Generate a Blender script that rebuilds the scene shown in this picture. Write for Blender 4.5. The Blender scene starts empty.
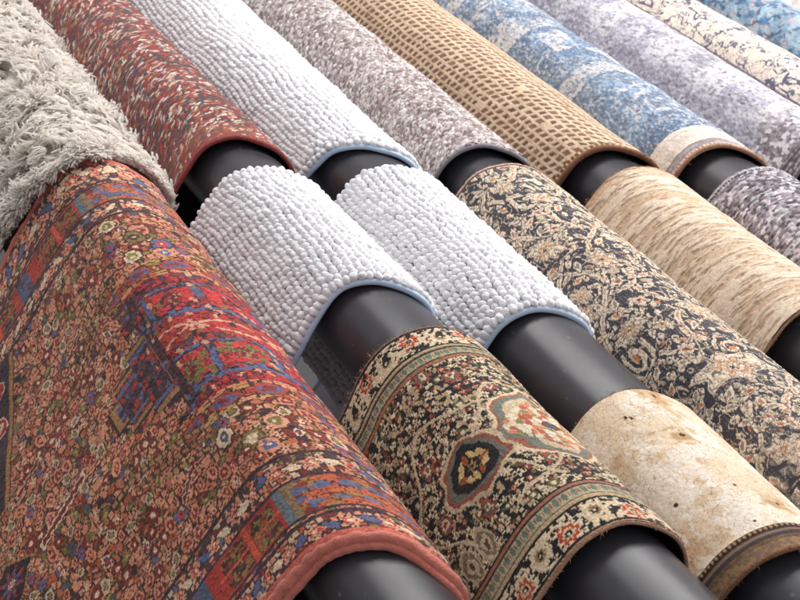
import bpy, math, random
import numpy as np

# ------------------------------------------------------------------ frame
K = 4.0 / 3.0            # all lengths below are in model metres (tube radius .06); K scales them to real size
R = 0.06
FPX = 1600.0             # focal length in pixels of an 800 px wide picture
CAMH = 1.70
TAU = math.radians(15)
vv = np.array([-930.0, 1000.0])
Lv = math.sqrt(vv @ vv + FPX * FPX)
AY = np.array([vv[0], vv[1], -FPX]) / Lv                 # tube axis, in camera axes
lat = np.array([1000.0, 930.0, 0.0]); lat /= np.linalg.norm(lat)
dep = np.cross(AY, lat)
if dep[2] > 0: dep = -dep
AZ = math.cos(TAU) * lat - math.sin(TAU) * dep           # up
AX = math.cos(TAU) * dep + math.sin(TAU) * lat           # into the rack

SC = bpy.context.scene
COL = SC.collection
rng = np.random.default_rng(11)
random.seed(5)

# tube centres (x into the rack, z up) as seen from the camera, and a slight tilt dz/ds
TUBES = {0: (1.0608, -0.5021), 1: (1.1988, -0.3682), 2: (1.3368, -0.2792), 3: (1.4748, -0.1937),
         4: (1.6128, -0.0924), 5: (1.7508, 0.0035), 6: (1.8888, 0.1070), 7: (2.0268, 0.1870),
         8: (2.1648, 0.2783), 9: (2.3028, 0.3823)}
TILT = {1: -0.020}

def tube_point(i, s, x, z):
    cx, cz = TUBES[i]
    return np.stack([(cx + x) * K, s * K, (cz + z + TILT.get(i, 0.0) * (s - 1.5)) * K + CAMH], -1)

# ------------------------------------------------------------------ noise
def lin(c):
    c = np.asarray(c, float) / 255.0
    return np.where(c <= 0.04045, c / 12.92, ((c + 0.055) / 1.055) ** 2.4)

def hsh(ix, iy, seed):
    h = (ix.astype(np.int64) * 374761393 + iy.astype(np.int64) * 668265263 + seed * 1442695041) & 0x7fffffff
    h = ((h ^ (h >> 13)) * 1274126177) & 0x7fffffff
    h = ((h ^ (h >> 16)) * 2246822519) & 0x7fffffff
    return ((h ^ (h >> 15)) & 0xffffff) / float(0x1000000)

def vnoise(x, y, seed=0):
    ix = np.floor(x); iy = np.floor(y)
    fx = x - ix; fy = y - iy
    fx = fx * fx * (3 - 2 * fx); fy = fy * fy * (3 - 2 * fy)
    a = hsh(ix, iy, seed); b = hsh(ix + 1, iy, seed); c = hsh(ix, iy + 1, seed); d = hsh(ix + 1, iy + 1, seed)
    return (a * (1 - fx) + b * fx) * (1 - fy) + (c * (1 - fx) + d * fx) * fy

def fbm(x, y, seed=0, oct=3):
    t = 0; a = 0.5; n = 0
    for k in range(oct):
        t = t + a * vnoise(x * 2 ** k + 17.3 * k, y * 2 ** k - 9.1 * k, seed + k); n += a; a *= 0.55
    return t / n

def voro(x, y, seed=0, jit=0.9):
    ix = np.floor(x); iy = np.floor(y)
    f1 = np.full(x.shape, 9.0); f2 = np.full(x.shape, 9.0); idv = np.zeros(x.shape); id2 = np.zeros(x.shape)
    for dx in (-1, 0, 1):
        for dy in (-1, 0, 1):
            jx = ix + dx; jy = iy + dy
            px = jx + 0.5 + jit * (hsh(jx, jy, seed) - 0.5); py = jy + 0.5 + jit * (hsh(jx, jy, seed + 7) - 0.5)
            d = np.hypot(px - x, py - y)
            hid = hsh(jx, jy, seed + 13); hid2 = hsh(jx, jy, seed + 29)
            m = d < f1
            f2 = np.where(m, f1, np.minimum(f2, d))
            idv = np.where(m, hid, idv); id2 = np.where(m, hid2, id2)
            f1 = np.where(m, d, f1)
    return f1, f2, idv, id2

def sstep(a, b, x):
    t = np.clip((x - a) / (b - a), 0, 1); return t * t * (3 - 2 * t)

# ------------------------------------------------------------------ painting the weave
class Canvas:
    """colour and pile height of a rug on its knot grid (u round the tube, s along it)"""
    def __init__(self, u, s, knot=0.0):
        self.u1, self.s1 = u, s
        self.u, self.s = u, s
        if knot:                                   # hand-knotted: the drawing climbs in little steps
            u = np.floor(u / knot) * knot; s = np.floor(s / knot) * knot
        self.U, self.S = np.meshgrid(u, s, indexing='ij')
        self.C = np.zeros(self.U.shape + (3,)); self.H = np.zeros(self.U.shape)
    def fill(self, m, c, a=1.0):
        m = np.clip(np.asarray(m, float) * a, 0, 1)[..., None]
        self.C = self.C * (1 - m) + lin(c) * m
    def pick(self, idv, pal, m=None):
        cs = np.array([lin(p[0]) for p in pal]); w = np.cumsum([p[1] for p in pal]); w = w / w[-1]
        k = np.clip(np.searchsorted(w, idv), 0, len(pal) - 1)
        if m is None: self.C = cs[k]
        else:
            m = np.asarray(m, float)[..., None]; self.C = self.C * (1 - m) + cs[k] * m
    def win(self, cu, cs, ru, rs):
        i0, i1 = np.searchsorted(self.u1, [cu - ru, cu + ru]); j0, j1 = np.searchsorted(self.s1, [cs - rs, cs + rs])
        if i1 <= i0 or j1 <= j0: return None
        sl = (slice(i0, i1), slice(j0, j1))
        return sl, (self.U[sl] - cu), (self.S[sl] - cs)
    def stamp(self, cu, cs, ru, rs, layers, kind='oval', rot=0.0, n=6, amp=0.25, wob=0.0):
        """layers: (relative size, colour) from the outside in"""
        g = 1.45
        w = self.win(cu, cs, max(ru, rs) * g, max(ru, rs) * g)
        if w is None: return
        sl, x, y = w
        c, s_ = math.cos(rot), math.sin(rot)
        x, y = (x * c + y * s_) / ru, (-x * s_ + y * c) / rs
        if wob: 
            x = x + wob * (vnoise(x * 2.5 + cu * 900, y * 2.5 + cs * 700, 3) - .5); y = y + wob * (vnoise(x * 2.5 - cu * 500, y * 2.5 + cs * 300, 8) - .5)
        if kind == 'oval': d = np.hypot(x, y)
        elif kind == 'diamond': d = np.abs(x) + np.abs(y)
        elif kind == 'octagon': d = np.maximum(np.maximum(np.abs(x), np.abs(y)), (np.abs(x) + np.abs(y)) * 0.72)
        elif kind == 'box': d = np.maximum(np.abs(x), np.abs(y))
        elif kind == 'flower':
            t = np.arctan2(y, x); d = np.hypot(x, y) / (1 - amp + amp * np.cos(n * t))
        elif kind == 'leaf': d = np.hypot(x, y * (1 + 0.9 * np.abs(x) ** 2) * 1.0) + 0.35 * np.abs(x) * np.abs(y)
        elif kind == 'palmette':
            d = np.hypot(x * (1.0 + 0.35 * y), y) * (1 + .07 * np.cos(9 * np.arctan2(y, x)))
        sub = self.C[sl]
        for r, col in layers:
            m = d < r
            sub[m] = lin(col)
        self.C[sl] = sub
    def band(self, s0, s1, c, m=True):
        self.fill(((self.S >= s0) & (self.S < s1)) & m, c)
    def weave(self, amt=0.12, pu=0.0022, ps=0.0022, seed=0):
        """each yarn takes the dye a little differently"""
        n = hsh(np.floor(self.U / pu), np.floor(self.S / ps), seed) - 0.5
        n2 = fbm(self.U / 0.05, self.S / 0.05, seed + 5) - 0.5
        self.C = np.clip(self.C * (1 + amt * 2 * n + amt * 1.2 * n2)[..., None], 0, 1)

# ------------------------------------------------------------------ materials
def mat_plain(name, col, rough=0.6, spec=0.5, noise=0.0, nscale=40, bump=0.0, bscale=300, sheen=0.0, rvar=0.0):
    m = bpy.data.materials.new(name); m.use_nodes = True
    nt = m.node_tree; b = nt.nodes['Principled BSDF']
    c = list(lin(col)) + [1]
    b.inputs['Base Color'].default_value = c; b.inputs['Roughness'].default_value = rough
    b.inputs['Specular IOR Level'].default_value = spec
    if sheen: b.inputs['Sheen Weight'].default_value = sheen; b.inputs['Sheen Roughness'].default_value = 0.5
    tc = nt.nodes.new('ShaderNodeTexCoord')
    if noise:
        n = nt.nodes.new('ShaderNodeTexNoise'); n.inputs['Scale'].default_value = nscale; n.inputs['Detail'].default_value = 5
        nt.links.new(tc.outputs['Object'], n.inputs['Vector'])
        mx = nt.nodes.new('ShaderNodeMix'); mx.data_type = 'RGBA'; mx.blend_type = 'MIX'
        nt.links.new(n.outputs['Fac'], mx.inputs['Factor'])
        mx.inputs['A'].default_value = [x * (1 - noise) for x in c[:3]] + [1]; mx.inputs['B'].default_value = [min(1, x * (1 + noise)) for x in c[:3]] + [1]
        nt.links.new(mx.outputs['Result'], b.inputs['Base Color'])
    if rvar:
        n = nt.nodes.new('ShaderNodeTexNoise'); n.inputs['Scale'].default_value = 9; n.inputs['Detail'].default_value = 6; n.inputs['Roughness'].default_value = 0.65
        mp = nt.nodes.new('ShaderNodeMapping'); mp.inputs['Scale'].default_value = (1, .35, 1)
        nt.links.new(tc.outputs['Object'], mp.inputs['Vector']); nt.links.new(mp.outputs['Vector'], n.inputs['Vector'])
        r = nt.nodes.new('ShaderNodeMapRange'); r.inputs['From Min'].default_value = .3; r.inputs['From Max'].default_value = .7
        r.inputs['To Min'].default_value = rough - rvar; r.inputs['To Max'].default_value = rough + rvar
        nt.links.new(n.outputs['Fac'], r.inputs['Value']); nt.links.new(r.outputs['Result'], b.inputs['Roughness'])
    if bump:
        n = nt.nodes.new('ShaderNodeTexNoise'); n.inputs['Scale'].default_value = bscale; n.inputs['Detail'].default_value = 3
        nt.links.new(tc.outputs['Object'], n.inputs['Vector'])
        bp = nt.nodes.new('ShaderNodeBump'); bp.inputs['Strength'].default_value = bump; bp.inputs['Distance'].default_value = 0.002
        nt.links.new(n.outputs['Fac'], bp.inputs['Height']); nt.links.new(bp.outputs['Normal'], b.inputs['Normal'])
    return m

def mat_yarn(name, rough=0.9, sheen=0.25, bump=0.35, bscale=420, var=0.18, spec=0.15, trans=0.0):
    """dyed yarn: colour from the knots, broken up by fibre noise"""
    m = bpy.data.materials.new(name); m.use_nodes = True
    nt = m.node_tree; b = nt.nodes['Principled BSDF']
    at = nt.nodes.new('ShaderNodeAttribute'); at.attribute_name = 'dye'
    tc = nt.nodes.new('ShaderNodeTexCoord')
    n = nt.nodes.new('ShaderNodeTexNoise'); n.inputs['Scale'].default_value = bscale; n.inputs['Detail'].default_value = 4
    nt.links.new(tc.outputs['Object'], n.inputs['Vector'])
    r = nt.nodes.new('ShaderNodeMapRange'); r.inputs['From Min'].default_value = .25; r.inputs['From Max'].default_value = .75
    r.inputs['To Min'].default_value = 1 - var; r.inputs['To Max'].default_value = 1 + var
    nt.links.new(n.outputs['Fac'], r.inputs['Value'])
    mx = nt.nodes.new('ShaderNodeVectorMath'); mx.operation = 'SCALE'
    nt.links.new(at.outputs['Vector'], mx.inputs[0]); nt.links.new(r.outputs['Result'], mx.inputs['Scale'])
    nt.links.new(mx.outputs['Vector'], b.inputs['Base Color'])
    b.inputs['Roughness'].default_value = rough; b.inputs['Specular IOR Level'].default_value = spec
    b.inputs['Sheen Weight'].default_value = sheen; b.inputs['Sheen Roughness'].default_value = 0.45
    if bump:
        bp = nt.nodes.new('ShaderNodeBump'); bp.inputs['Strength'].default_value = bump; bp.inputs['Distance'].default_value = 0.0015
        nt.links.new(n.outputs['Fac'], bp.inputs['Height']); nt.links.new(bp.outputs['Normal'], b.inputs['Normal'])
    return m

# ------------------------------------------------------------------ mesh helpers
def raw_mesh(name, verts, faces, mat, cols=None, smooth=True, parent=None):
    me = bpy.data.meshes.new(name)
    verts = np.asarray(verts, np.float32).reshape(-1, 3); faces = np.asarray(faces, np.int32)
    nf, k = faces.shape
    me.vertices.add(len(verts)); me.vertices.foreach_set('co', verts.ravel())
    me.loops.add(nf * k); me.loops.foreach_set('vertex_index', faces.ravel())
    me.polygons.add(nf); me.polygons.foreach_set('loop_start', np.arange(nf, dtype=np.int32) * k)
    me.polygons.foreach_set('loop_total', np.full(nf, k, np.int32))
    me.update(calc_edges=True); me.validate()
    if smooth: me.polygons.foreach_set('use_smooth', np.ones(len(me.polygons), bool))
    if cols is not None:
        a = me.color_attributes.new('dye', 'FLOAT_COLOR', 'POINT')
        c4 = np.ones((len(verts), 4), np.float32); c4[:, :3] = np.asarray(cols).reshape(-1, 3)
        a.data.foreach_set('color', c4.ravel())
    me.materials.append(mat)
    o = bpy.data.objects.new(name, me); COL.objects.link(o)
    if parent is not None:
        o.parent = parent; o.matrix_parent_inverse = parent.matrix_world.inverted()
    return o

def grid_faces(nu, nv, off=0, flip=False):
    i = np.arange(nu - 1)[:, None] * nv; j = np.arange(nv - 1)[None, :]
    a = (i + j).ravel() + off
    f = np.stack([a, a + 1, a + nv + 1, a + nv], -1)
    return f[:, ::-1] if flip else f

def cord(name, pts, rad, mat, parent, seg=8, twist=0.0, cols=None):
    """a round cord swept along pts (n,3)"""
    pts = np.asarray(pts); n = len(pts)
    t = np.gradient(pts, axis=0); t /= np.linalg.norm(t, axis=1)[:, None] + 1e-12
    ref = np.array([0., 1., 0.])
    a = np.cross(t, ref); a /= np.linalg.norm(a, axis=1)[:, None] + 1e-12
    b = np.cross(t, a)
    ang = np.linspace(0, 2 * math.pi, seg, endpoint=False)
    rad = np.broadcast_to(rad, (n,))
    V = np.zeros((n, seg, 3))
    dl = np.concatenate([[0], np.cumsum(np.linalg.norm(np.diff(pts, axis=0), axis=1))])
    for k in range(seg):
        rr = rad * (1 + (0.07 * np.sin(dl / K / 0.0030 * 2 * math.pi + ang[k]) + .05 * np.sin(dl / K / 0.0113 + 2 * ang[k]) if twist else 0))
        V[:, k] = pts + rr[:, None] * (math.cos(ang[k]) * a + math.sin(ang[k]) * b)
    F = []
    i = np.arange(n - 1)[:, None]; k = np.arange(seg)[None, :]
    F = np.stack([i * seg + k, i * seg + (k + 1) % seg, (i + 1) * seg + (k + 1) % seg, (i + 1) * seg + k], -1).reshape(-1, 4)
    o = raw_mesh(name, V.reshape(-1, 3), F, mat, parent=parent)
    return o

def tag(o, label, cat, group=None):
    o['label'] = label; o['category'] = cat
    if group: o['group'] = group
    return o

def empty(name, loc, label, cat, group=None):
    o = bpy.data.objects.new(name, None); COL.objects.link(o); o.location = loc
    o.empty_display_size = 0.05
    bpy.context.view_layer.update()
    return tag(o, label, cat, group)

# ------------------------------------------------------------------ the drape of a rug over its tube
class Drape:
    def __init__(self, i, lo, hi, top=1.23, front=1.35, back=1.05, hf=3.3, hb=3.0, lean=0.13, wav=0.0024, seed=1, fold=0.0, thick=0.006):
        self.i, self.seed, self.wav, self.fold, self.thick = i, seed, wav, fold, thick
        P = []
        for t in np.linspace(0, 1, 80)[:-1]:
            dd = hf * (1 - t); P.append((-front + lean * dd * (1 - math.exp(-dd * 1.2)), -dd))
        for t in np.linspace(0, 90, 91): P.append((-front * math.cos(math.radians(t)), top * math.sin(math.radians(t))))
        for t in np.linspace(0, 90, 61)[1:]: P.append((back * math.sin(math.radians(t)), top * math.cos(math.radians(t))))
        for t in np.linspace(0, 1, 60)[1:]: P.append((back - 0.03 * t * hb, -hb * t))
        P = np.array(P) * R
        d = np.concatenate([[0], np.cumsum(np.hypot(*np.diff(P, axis=0).T))]); k = int(np.argmax(P[:, 1]))
        self.pu = d - d[k]; self.P = P
        T = np.gradient(P, axis=0); T /= np.hypot(T[:, 0], T[:, 1])[:, None]
        self.N = np.stack([-T[:, 1], T[:, 0]], -1)
        self.lo, self.hi = np.array(lo, float).reshape(-1, 2), np.array(hi, float).reshape(-1, 2)
        self.slo = float(np.median(self.lo[:, 1])); self.shi = float(np.median(self.hi[:, 1]))
        self.u0, self.u1 = self.pu[0], self.pu[-1]
        g = np.linspace(-.8, .6, 701); k = np.exp(-(np.arange(-15, 16) / 6.5) ** 2); k /= k.sum()
        sm = lambda q: np.convolve(np.pad(np.interp(g, q[:, 0], q[:, 1]), 15, mode='edge'), k, mode='valid')
        self.gu, self.ga, self.gb = g, sm(self.lo), sm(self.hi)
    def at(self, U, S, H=0.0):
        """point for canonical (u, s), lifted H off the surface along its normal"""
        v = (S - self.slo) / (self.shi - self.slo)
        a = np.interp(U, self.gu, self.ga); b = np.interp(U, self.gu, self.gb)
        s = a + v * (b - a)
        x = np.interp(U, self.pu, self.P[:, 0]); z = np.interp(U, self.pu, self.P[:, 1])
        nx = np.interp(U, self.pu, self.N[:, 0]); nz = np.interp(U, self.pu, self.N[:, 1])
        w = self.wav * 2 * (fbm(U / 0.06 + 3, s / 0.09, self.seed, 2) - 0.5)
        if self.fold:
            w = w + self.fold * sstep(-0.12, -0.35, U) * (fbm(U / 0.5 + 1, s / 0.16, self.seed + 40, 2) - 0.5) * 2
        h = H + w
        return tube_point(self.i, s, x + nx * h, z + nz * h)

def ugrid(dr, ua, ub, du):
    ua = max(ua, dr.u0); ub = min(ub, dr.u1)
    a = np.linspace(dr.u0, ua, max(2, int((ua - dr.u0) / 0.006) + 1))[:-1] if ua > dr.u0 + 1e-6 else np.array([])
    m = np.linspace(ua, ub, int((ub - ua) / du) + 1)
    b = np.linspace(ub, dr.u1, max(2, int((dr.u1 - ub) / 0.006) + 1))[1:] if ub < dr.u1 - 1e-6 else np.array([])
    return np.concatenate([a, m, b])

M_BACK = mat_plain('jute backing', (96, 84, 74), 0.95, 0.1, noise=.25, nscale=200)
M_DARKBACK = mat_plain('dark backing', (38, 36, 38), 0.9, 0.1, noise=.25, nscale=200)

def backing(dr, root, mat, lift=0.0):
    """underside of the rug with the cut rims"""
    u = np.linspace(dr.u0, dr.u1, 120); s = np.linspace(dr.slo, dr.shi, 60)
    U, S = np.meshgrid(u, s, indexing='ij')
    inner = dr.at(U, S, -dr.thick)
    V = [inner.reshape(-1, 3)]; F = [grid_faces(len(u), len(s), 0, True)]; off = inner.size // 3
    for uu, ss in ((u, np.full(len(u), dr.slo)), (u, np.full(len(u), dr.shi)), (np.full(len(s), dr.u0), s), (np.full(len(s), dr.u1), s)):
        A = dr.at(uu, ss, -dr.thick); B = dr.at(uu, ss, -0.0006 + lift)
        V.append(np.stack([A, B], 1).reshape(-1, 3)); F.append(grid_faces(len(uu), 2, off)); off += 2 * len(uu)
    return raw_mesh('backing', np.concatenate(V), np.concatenate(F), mat, parent=root)

def bindings(dr, root, mat, rad=0.003, lift=-0.003, name='edge_binding', ends=('lo', 'hi'), twist=True, out=0.0):
    u = np.linspace(dr.u0, dr.u1, 420)
    for e in ends:
        s = dr.slo - out if e == 'lo' else dr.shi + out
        pts = dr.at(u, np.full(len(u), s), lift)
        r = rad * K * (1 + 0.18 * (fbm(u / 0.03, u * 0 + (3 if e == 'lo' else 8), dr.seed) - .5))
        cord(name, pts, r, mat, root, seg=10, twist=twist)

def stray_fibres(dr, root, mat, n, ln, lift, out, ends=('lo', 'hi')):
    rg = np.random.default_rng(dr.seed + 100)
    V = []
    for e in ends:
        u = rg.uniform(max(dr.u0, -.45), min(dr.u1, .12), n); s = np.full(n, dr.slo - out if e == 'lo' else dr.shi + out) + rg.normal(0, .0018, n)
        b = dr.at(u, s, lift + rg.uniform(.0005, .0035, n))
        d = rg.normal(0, 1, (n, 3)); d[:, 1] += -.9 if e == 'lo' else .9; d[:, 2] += .5; d /= np.linalg.norm(d, axis=1)[:, None]
        l = (ln * rg.uniform(.3, 1.0, n) ** 1.5 * K)[:, None]; sd = np.cross(d, rg.normal(0, 1, (n, 3))); sd /= np.linalg.norm(sd, axis=1)[:, None]; q = sd * .00028 * K
        m = b + d * l * .55 + rg.normal(0, .12, (n, 3)) * l; tp = b + d * l + rg.normal(0, .3, (n, 3)) * l + np.array([0, 0, -.25]) * l
        V.append(np.stack([b - q, b + q, m + q, m - q, tp + q * .5, tp - q * .5], 1).reshape(-1, 3))
    V = np.concatenate(V); i = np.arange(len(V) // 6)[:, None] * 6
    F = np.concatenate([i + np.array([[0, 1, 2, 3]]), i + np.array([[3, 2, 4, 5]])])
    return raw_mesh('stray_fibres', V, F, mat, smooth=False, parent=root)

def woven(name, label, cat, dr, paint, du, ds, mat, ua=-0.26, ub=0.03, group=None, bind=None, brad=0.003, back=None, blift=-0.003, bout=0.0, btwist=True, knot=0.0):
    cx, cz = TUBES[dr.i]
    root = empty(name, tube_point(dr.i, np.array(dr.slo), 0.0, 0.0), label, cat, group)
    u = ugrid(dr, ua, ub, du); s = np.linspace(dr.slo, dr.shi, int((dr.shi - dr.slo) / ds) + 1)
    cv = Canvas(u, s, knot); paint(cv, dr)
    GU, GS = np.meshgrid(u, s, indexing='ij')
    V = dr.at(GU, GS, cv.H)
    raw_mesh('pile', V.reshape(-1, 3), grid_faces(len(u), len(s)), mat, cv.C, parent=root)
    backing(dr, root, back or M_DARKBACK)
    if bind:
        bindings(dr, root, bind, brad, blift, out=bout, twist=btwist)
        stray_fibres(dr, root, bind, 650, .0045, blift, bout + brad * .6)
    return root

# ------------------------------------------------------------------ patterns
SALMON, DSALM = (206, 136, 106), (178, 104, 80)
NAVY, MAROON, RED, BLUE, OLIVE, CREAM, RUST, GOLD, TEAL, PURP = (36, 34, 46), (124, 44, 40), (178, 54, 50), (82, 94, 130), (116, 106, 60), (216, 188, 158), (176, 86, 58), (186, 146, 84), (68, 86, 94), (84, 58, 74)
DARK = (62, 38, 34)

def paint_red_persian(cv, dr):
    U, S = cv.U, cv.S
    r = np.random.default_rng(4)
    wu = U + 0.003 * (fbm(U / .02, S / .02, 61) - .5) * 2; ws = S + 0.003 * (fbm(U / .02, S / .02, 62) - .5) * 2
    # dense salmon field: outlined blossoms and leaves
    f1, f2, idv, id2 = voro(wu / 0.0100, ws / 0.0125, 5)
    cv.pick(idv, [(SALMON, 40), (DSALM, 26), ((204, 142, 112), 10), (MAROON, 7), (BLUE, 3), (TEAL, 2), (OLIVE, 5), (RUST, 6), (PURP, 2), (NAVY, 4)])
    f1b, f2b, idb, _ = voro(wu / 0.021 + 3.3, ws / 0.026 + 1.7, 9)
    cv.fill((f2 - f1 < 0.16) & (id2 < 0.8), DARK)
    cv.fill((f2b - f1b < 0.07), (70, 56, 42))
    cv.fill((f2b - f1b < 0.03), OLIVE)
    p = 0.0185
    lays = [
        ('oval', [(1.15, DARK), (1.0, (200, 172, 142)), (.62, DARK), (.5, (134, 116, 76))], .0062, .0078),
        ('octagon', [(1.2, DARK), (1.0, MAROON), (.42, CREAM)], .0062, .0075),
        ('octagon', [(1.2, DARK), (1.0, (196, 128, 98)), (.62, MAROON), (.25, (206, 150, 120))], .0066, .0085),
        ('diamond', [(1.3, DARK), (1.1, BLUE), (.55, RED), (.25, NAVY)], .0068, .0085),
        ('flower', [(1.25, DARK), (1.0, (206, 146, 118)), (.5, DARK), (.36, CREAM)], .0070, .0080),
        ('leaf', [(1.25, DARK), (1.0, OLIVE), (.4, (160, 150, 90))], .0085, .0042),
        ('oval', [(1.2, DARK), (1.0, TEAL), (.5, PURP)], .0056, .0070),
        ('flower', [(1.2, NAVY), (1.0, RED), (.45, CREAM), (.2, DARK)], .0064, .0070),
        ('oval', [(1.2, DARK), (1.0, SALMON), (.55, (120, 34, 36)), (.3, SALMON)], .0068, .0092),
        ('diamond', [(1.25, DARK), (1.05, CREAM), (.7, PURP), (.35, RED)], .0060, .0085)]
    for cu in np.arange(-.61, .06, p):
        for k, cs in enumerate(np.arange(1.19, 1.77, p * 1.12)):
            a = cu + r.normal(0, .0028) + (k % 2) * p / 2; b = cs + r.normal(0, .0028)
            kd, ly, ru, rs = lays[int(r.choice(10, p=[.09, .17, .24, .05, .17, .09, .04, .04, .09, .02]))]
            q = r.uniform(.75, 1.3)
            if r.random() < .22: continue
            cv.stamp(a, b, ru * q, rs * q * 1.12, ly, kd, rot=r.normal(0, .35) + (r.random() < .3) * .8, wob=.35)
    # larger blossoms seen near the top of the tube
    for a, b, c1, c2 in ((-.100, 1.731, CREAM, (120, 116, 60)), (-.095, 1.645, CREAM, (130, 128, 70)), (-.07, 1.70, SALMON, MAROON), (-.125, 1.27, CREAM, TEAL), (-.10, 1.24, OLIVE, CREAM), (-.07, 1.255, (206, 146, 118), OLIVE), (-.055, 1.66, BLUE, RED),
                         (-.08, 1.685, OLIVE, DARK), (-.06, 1.635, SALMON, BLUE), (-.09, 1.22, SALMON, BLUE)):
        cv.stamp(a, b, .0105, .0125, [(1.25, DARK), (1.05, c1), (.62, c2), (.22, CREAM)], 'octagon', wob=.4)
    # rods with cream outline
    for a, b, ln, rt in ((-.345, 1.428, .052, .18), (-.37, 1.53, .03, .3), (-.31, 1.70, .02, -.5), (-.23, 1.62, .024, .4), (-.19, 1.27, .03, .6)):
        w = cv.win(a, b, .06, .06)
        if w is None: continue
        sl, x, y = w; c, s_ = math.cos(rt), math.sin(rt); x, y = x * c + y * s_, -x * s_ + y * c
        sub = cv.C[sl]
        for hw, hl, col in ((.0085, 1.0, DARK), (.0070, .97, CREAM if ln > .05 else (190, 165, 140)), (.0040, .88, (112, 28, 30))):
            if ln < .05: hw *= .6
            sub[(np.abs(y + .0012 * np.sin(x * 500)) < hw) & (np.abs(x) < ln * hl)] = lin(col)
        cv.C[sl] = sub
    # the stepped red and blue centre piece on top, with tan ribbons each side
    inm = (S > 1.335) & (S < 1.585) & (U > -.150 + .35 * np.abs(S - 1.46) ** 1.0 * .35)
    wS = S + .0035 * (vnoise(U / .012, S / .02, 77) - .5) * 2; wU = U + .003 * (vnoise(U / .02, S / .012, 78) - .5) * 2
    cv.fill(inm, (92, 46, 62))
    g1, g2, gid, gi2 = voro(wU / .007, wS / .011, 31)
    cv.pick(gid, [(RED, 45), ((160, 40, 50), 20), (PURP, 14), (NAVY, 10), (SALMON, 6), (OLIVE, 5)], inm)
    cv.fill(inm & (g2 - g1 < .13), (66, 26, 36))
    def cellrow(s0, s1, n, ph):
        wdt = 0.060
        q = (wU + .02 * ph) / wdt; fu = q - np.floor(q); fs = (wS - s0) / (s1 - s0)
        m = (fs > 0) & (fs < 1) & (U > -.128) & inm
        cv.fill(m, BLUE)
        step = .16 + .10 * ((np.floor(fu * 6) % 2) == 0)
        blk = m & (fu > .16) & (fu < .98) & (fs > step) & (fs < 1 - .12)
        cv.fill(m & (fu > .13) & (fs > step - .06) & (fs < .93), (40, 30, 52))
        cv.fill(blk, (190, 50, 52))
        inn = m & (fu > .42) & (fu < .76) & (fs > .36) & (fs < .72)
        cv.fill(inn, (96, 26, 36)); cv.fill(inn & (vnoise(U / .003, S / .004, 5) > .6), (176, 120, 90))
        sp = hsh(np.floor(q), np.floor(q) * 0 + n, 91)
        cv.fill(blk & (sp > .55) & (fbm(U / .007, S / .007, 44) > .55), (110, 108, 60))
        cv.fill(blk & (sp < .4) & (fbm(U / .006, S / .006, 47) > .62), (60, 30, 44))
    cellrow(1.492, 1.556, 1, 0.0); cellrow(1.358, 1.428, 3, 1.3)
    cv.fill((S > 1.43) & (S < 1.49) & (U > -.13) & (np.abs(S - 1.460 - .008 * np.sin(U * 50)) < .020), (176, 52, 50))
    cv.fill((U > -.13) & (np.abs(np.abs(S - 1.460 - .008 * np.sin(U * 50)) - .012 * np.abs(np.sin(U * 38))) < .0022), (212, 160, 134))
    # dark stepped rim where the centre piece ends, and a pendant below it
    e = np.abs(S - 1.46); rim = (U < -.124) & (U > -.142 - .02 * (np.floor(e / .022) % 2)) & (e < .118)
    cv.pick(gid, [((58, 40, 52), 40), (NAVY, 24), (PURP, 20), (RED, 8), (BLUE, 10)], rim); cv.fill(rim & (g2 - g1 < .12), (34, 22, 32))
    stp = .054 - .020 * np.floor(np.clip(-.140 - U, 0, .2) / .036)
    foot = (np.abs(S - 1.445) < stp) & (U < -.140) & (U > -.222)
    cv.fill((np.abs(S - 1.445) < stp + .009) & (U < -.138) & (U > -.235), (40, 28, 34)); cv.fill((np.abs(S - 1.445) < stp + .006) & (U < -.138) & (U > -.231), (150, 112, 70))
    cv.pick(gid, [(PURP, 26), ((66, 44, 60), 22), ((160, 48, 48), 26), (NAVY, 18), (BLUE, 14)], foot); cv.fill(foot & (g2 - g1 < .12), (40, 24, 34))
    cv.fill(foot & (np.abs(np.abs(S - 1.445) - stp + .008) < .0028), BLUE)
    o1, o2, oid, oi2 = voro(wU / .0052, wS / .0085, 131)
    cv.fill(inm & (o2 - o1 < .10) & (oi2 < .5), (60, 28, 40), .8); cv.pick(oid, [((206, 150, 120), 3), (OLIVE, 2), (MAROON, 4), (NAVY, 3), ((150, 40, 48), 4)], inm & (oi2 > .82))
    for s0, s1 in ((1.300, 1.337), (1.583, 1.622)):
        m = (S > s0) & (S < s1) & (U > -.17)
        ln = wS + .010 * np.abs(((U + .02) / .06) % 1 - .5)
        cv.pick(hsh(np.floor(ln / .0062), np.floor(U / .028), 3), [(GOLD, 30), ((200, 140, 100), 25), (SALMON, 20), (RUST, 12), ((150, 120, 70), 10)], m)
        cv.fill(m & ((ln / .0062) % 1 < .22), (74, 48, 40)); cv.fill(m & ((U / .0235) % 1 < .10), (74, 48, 40))
        for a in np.arange(-.15, .03, .047):
            cv.stamp(a, (s0 + s1) / 2, .019, .011, [(1.15, DARK), (1.0, (164, 66, 56)), (.68, BLUE), (.4, MAROON)], 'octagon', wob=.5)
    # tan hooked lines running down the front from the ribbons
    for sg in (-1, 1):
        for k, (dw, ln_) in enumerate(((.0, .29), (.017, .25), (.034, .21))):
            e = (S - 1.46) - sg * (.150 + dw - .42 * np.clip(-.14 - U, 0, .11))
            m = (U < -.135) & (U > -ln_)
            cv.fill((np.abs(e) < .0046) & m, (60, 42, 36)); cv.fill((np.abs(e) < .0030) & m & ((U / .011) % 1 < .72), (166, 126, 84) if k != 1 else (150, 104, 70))
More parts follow.
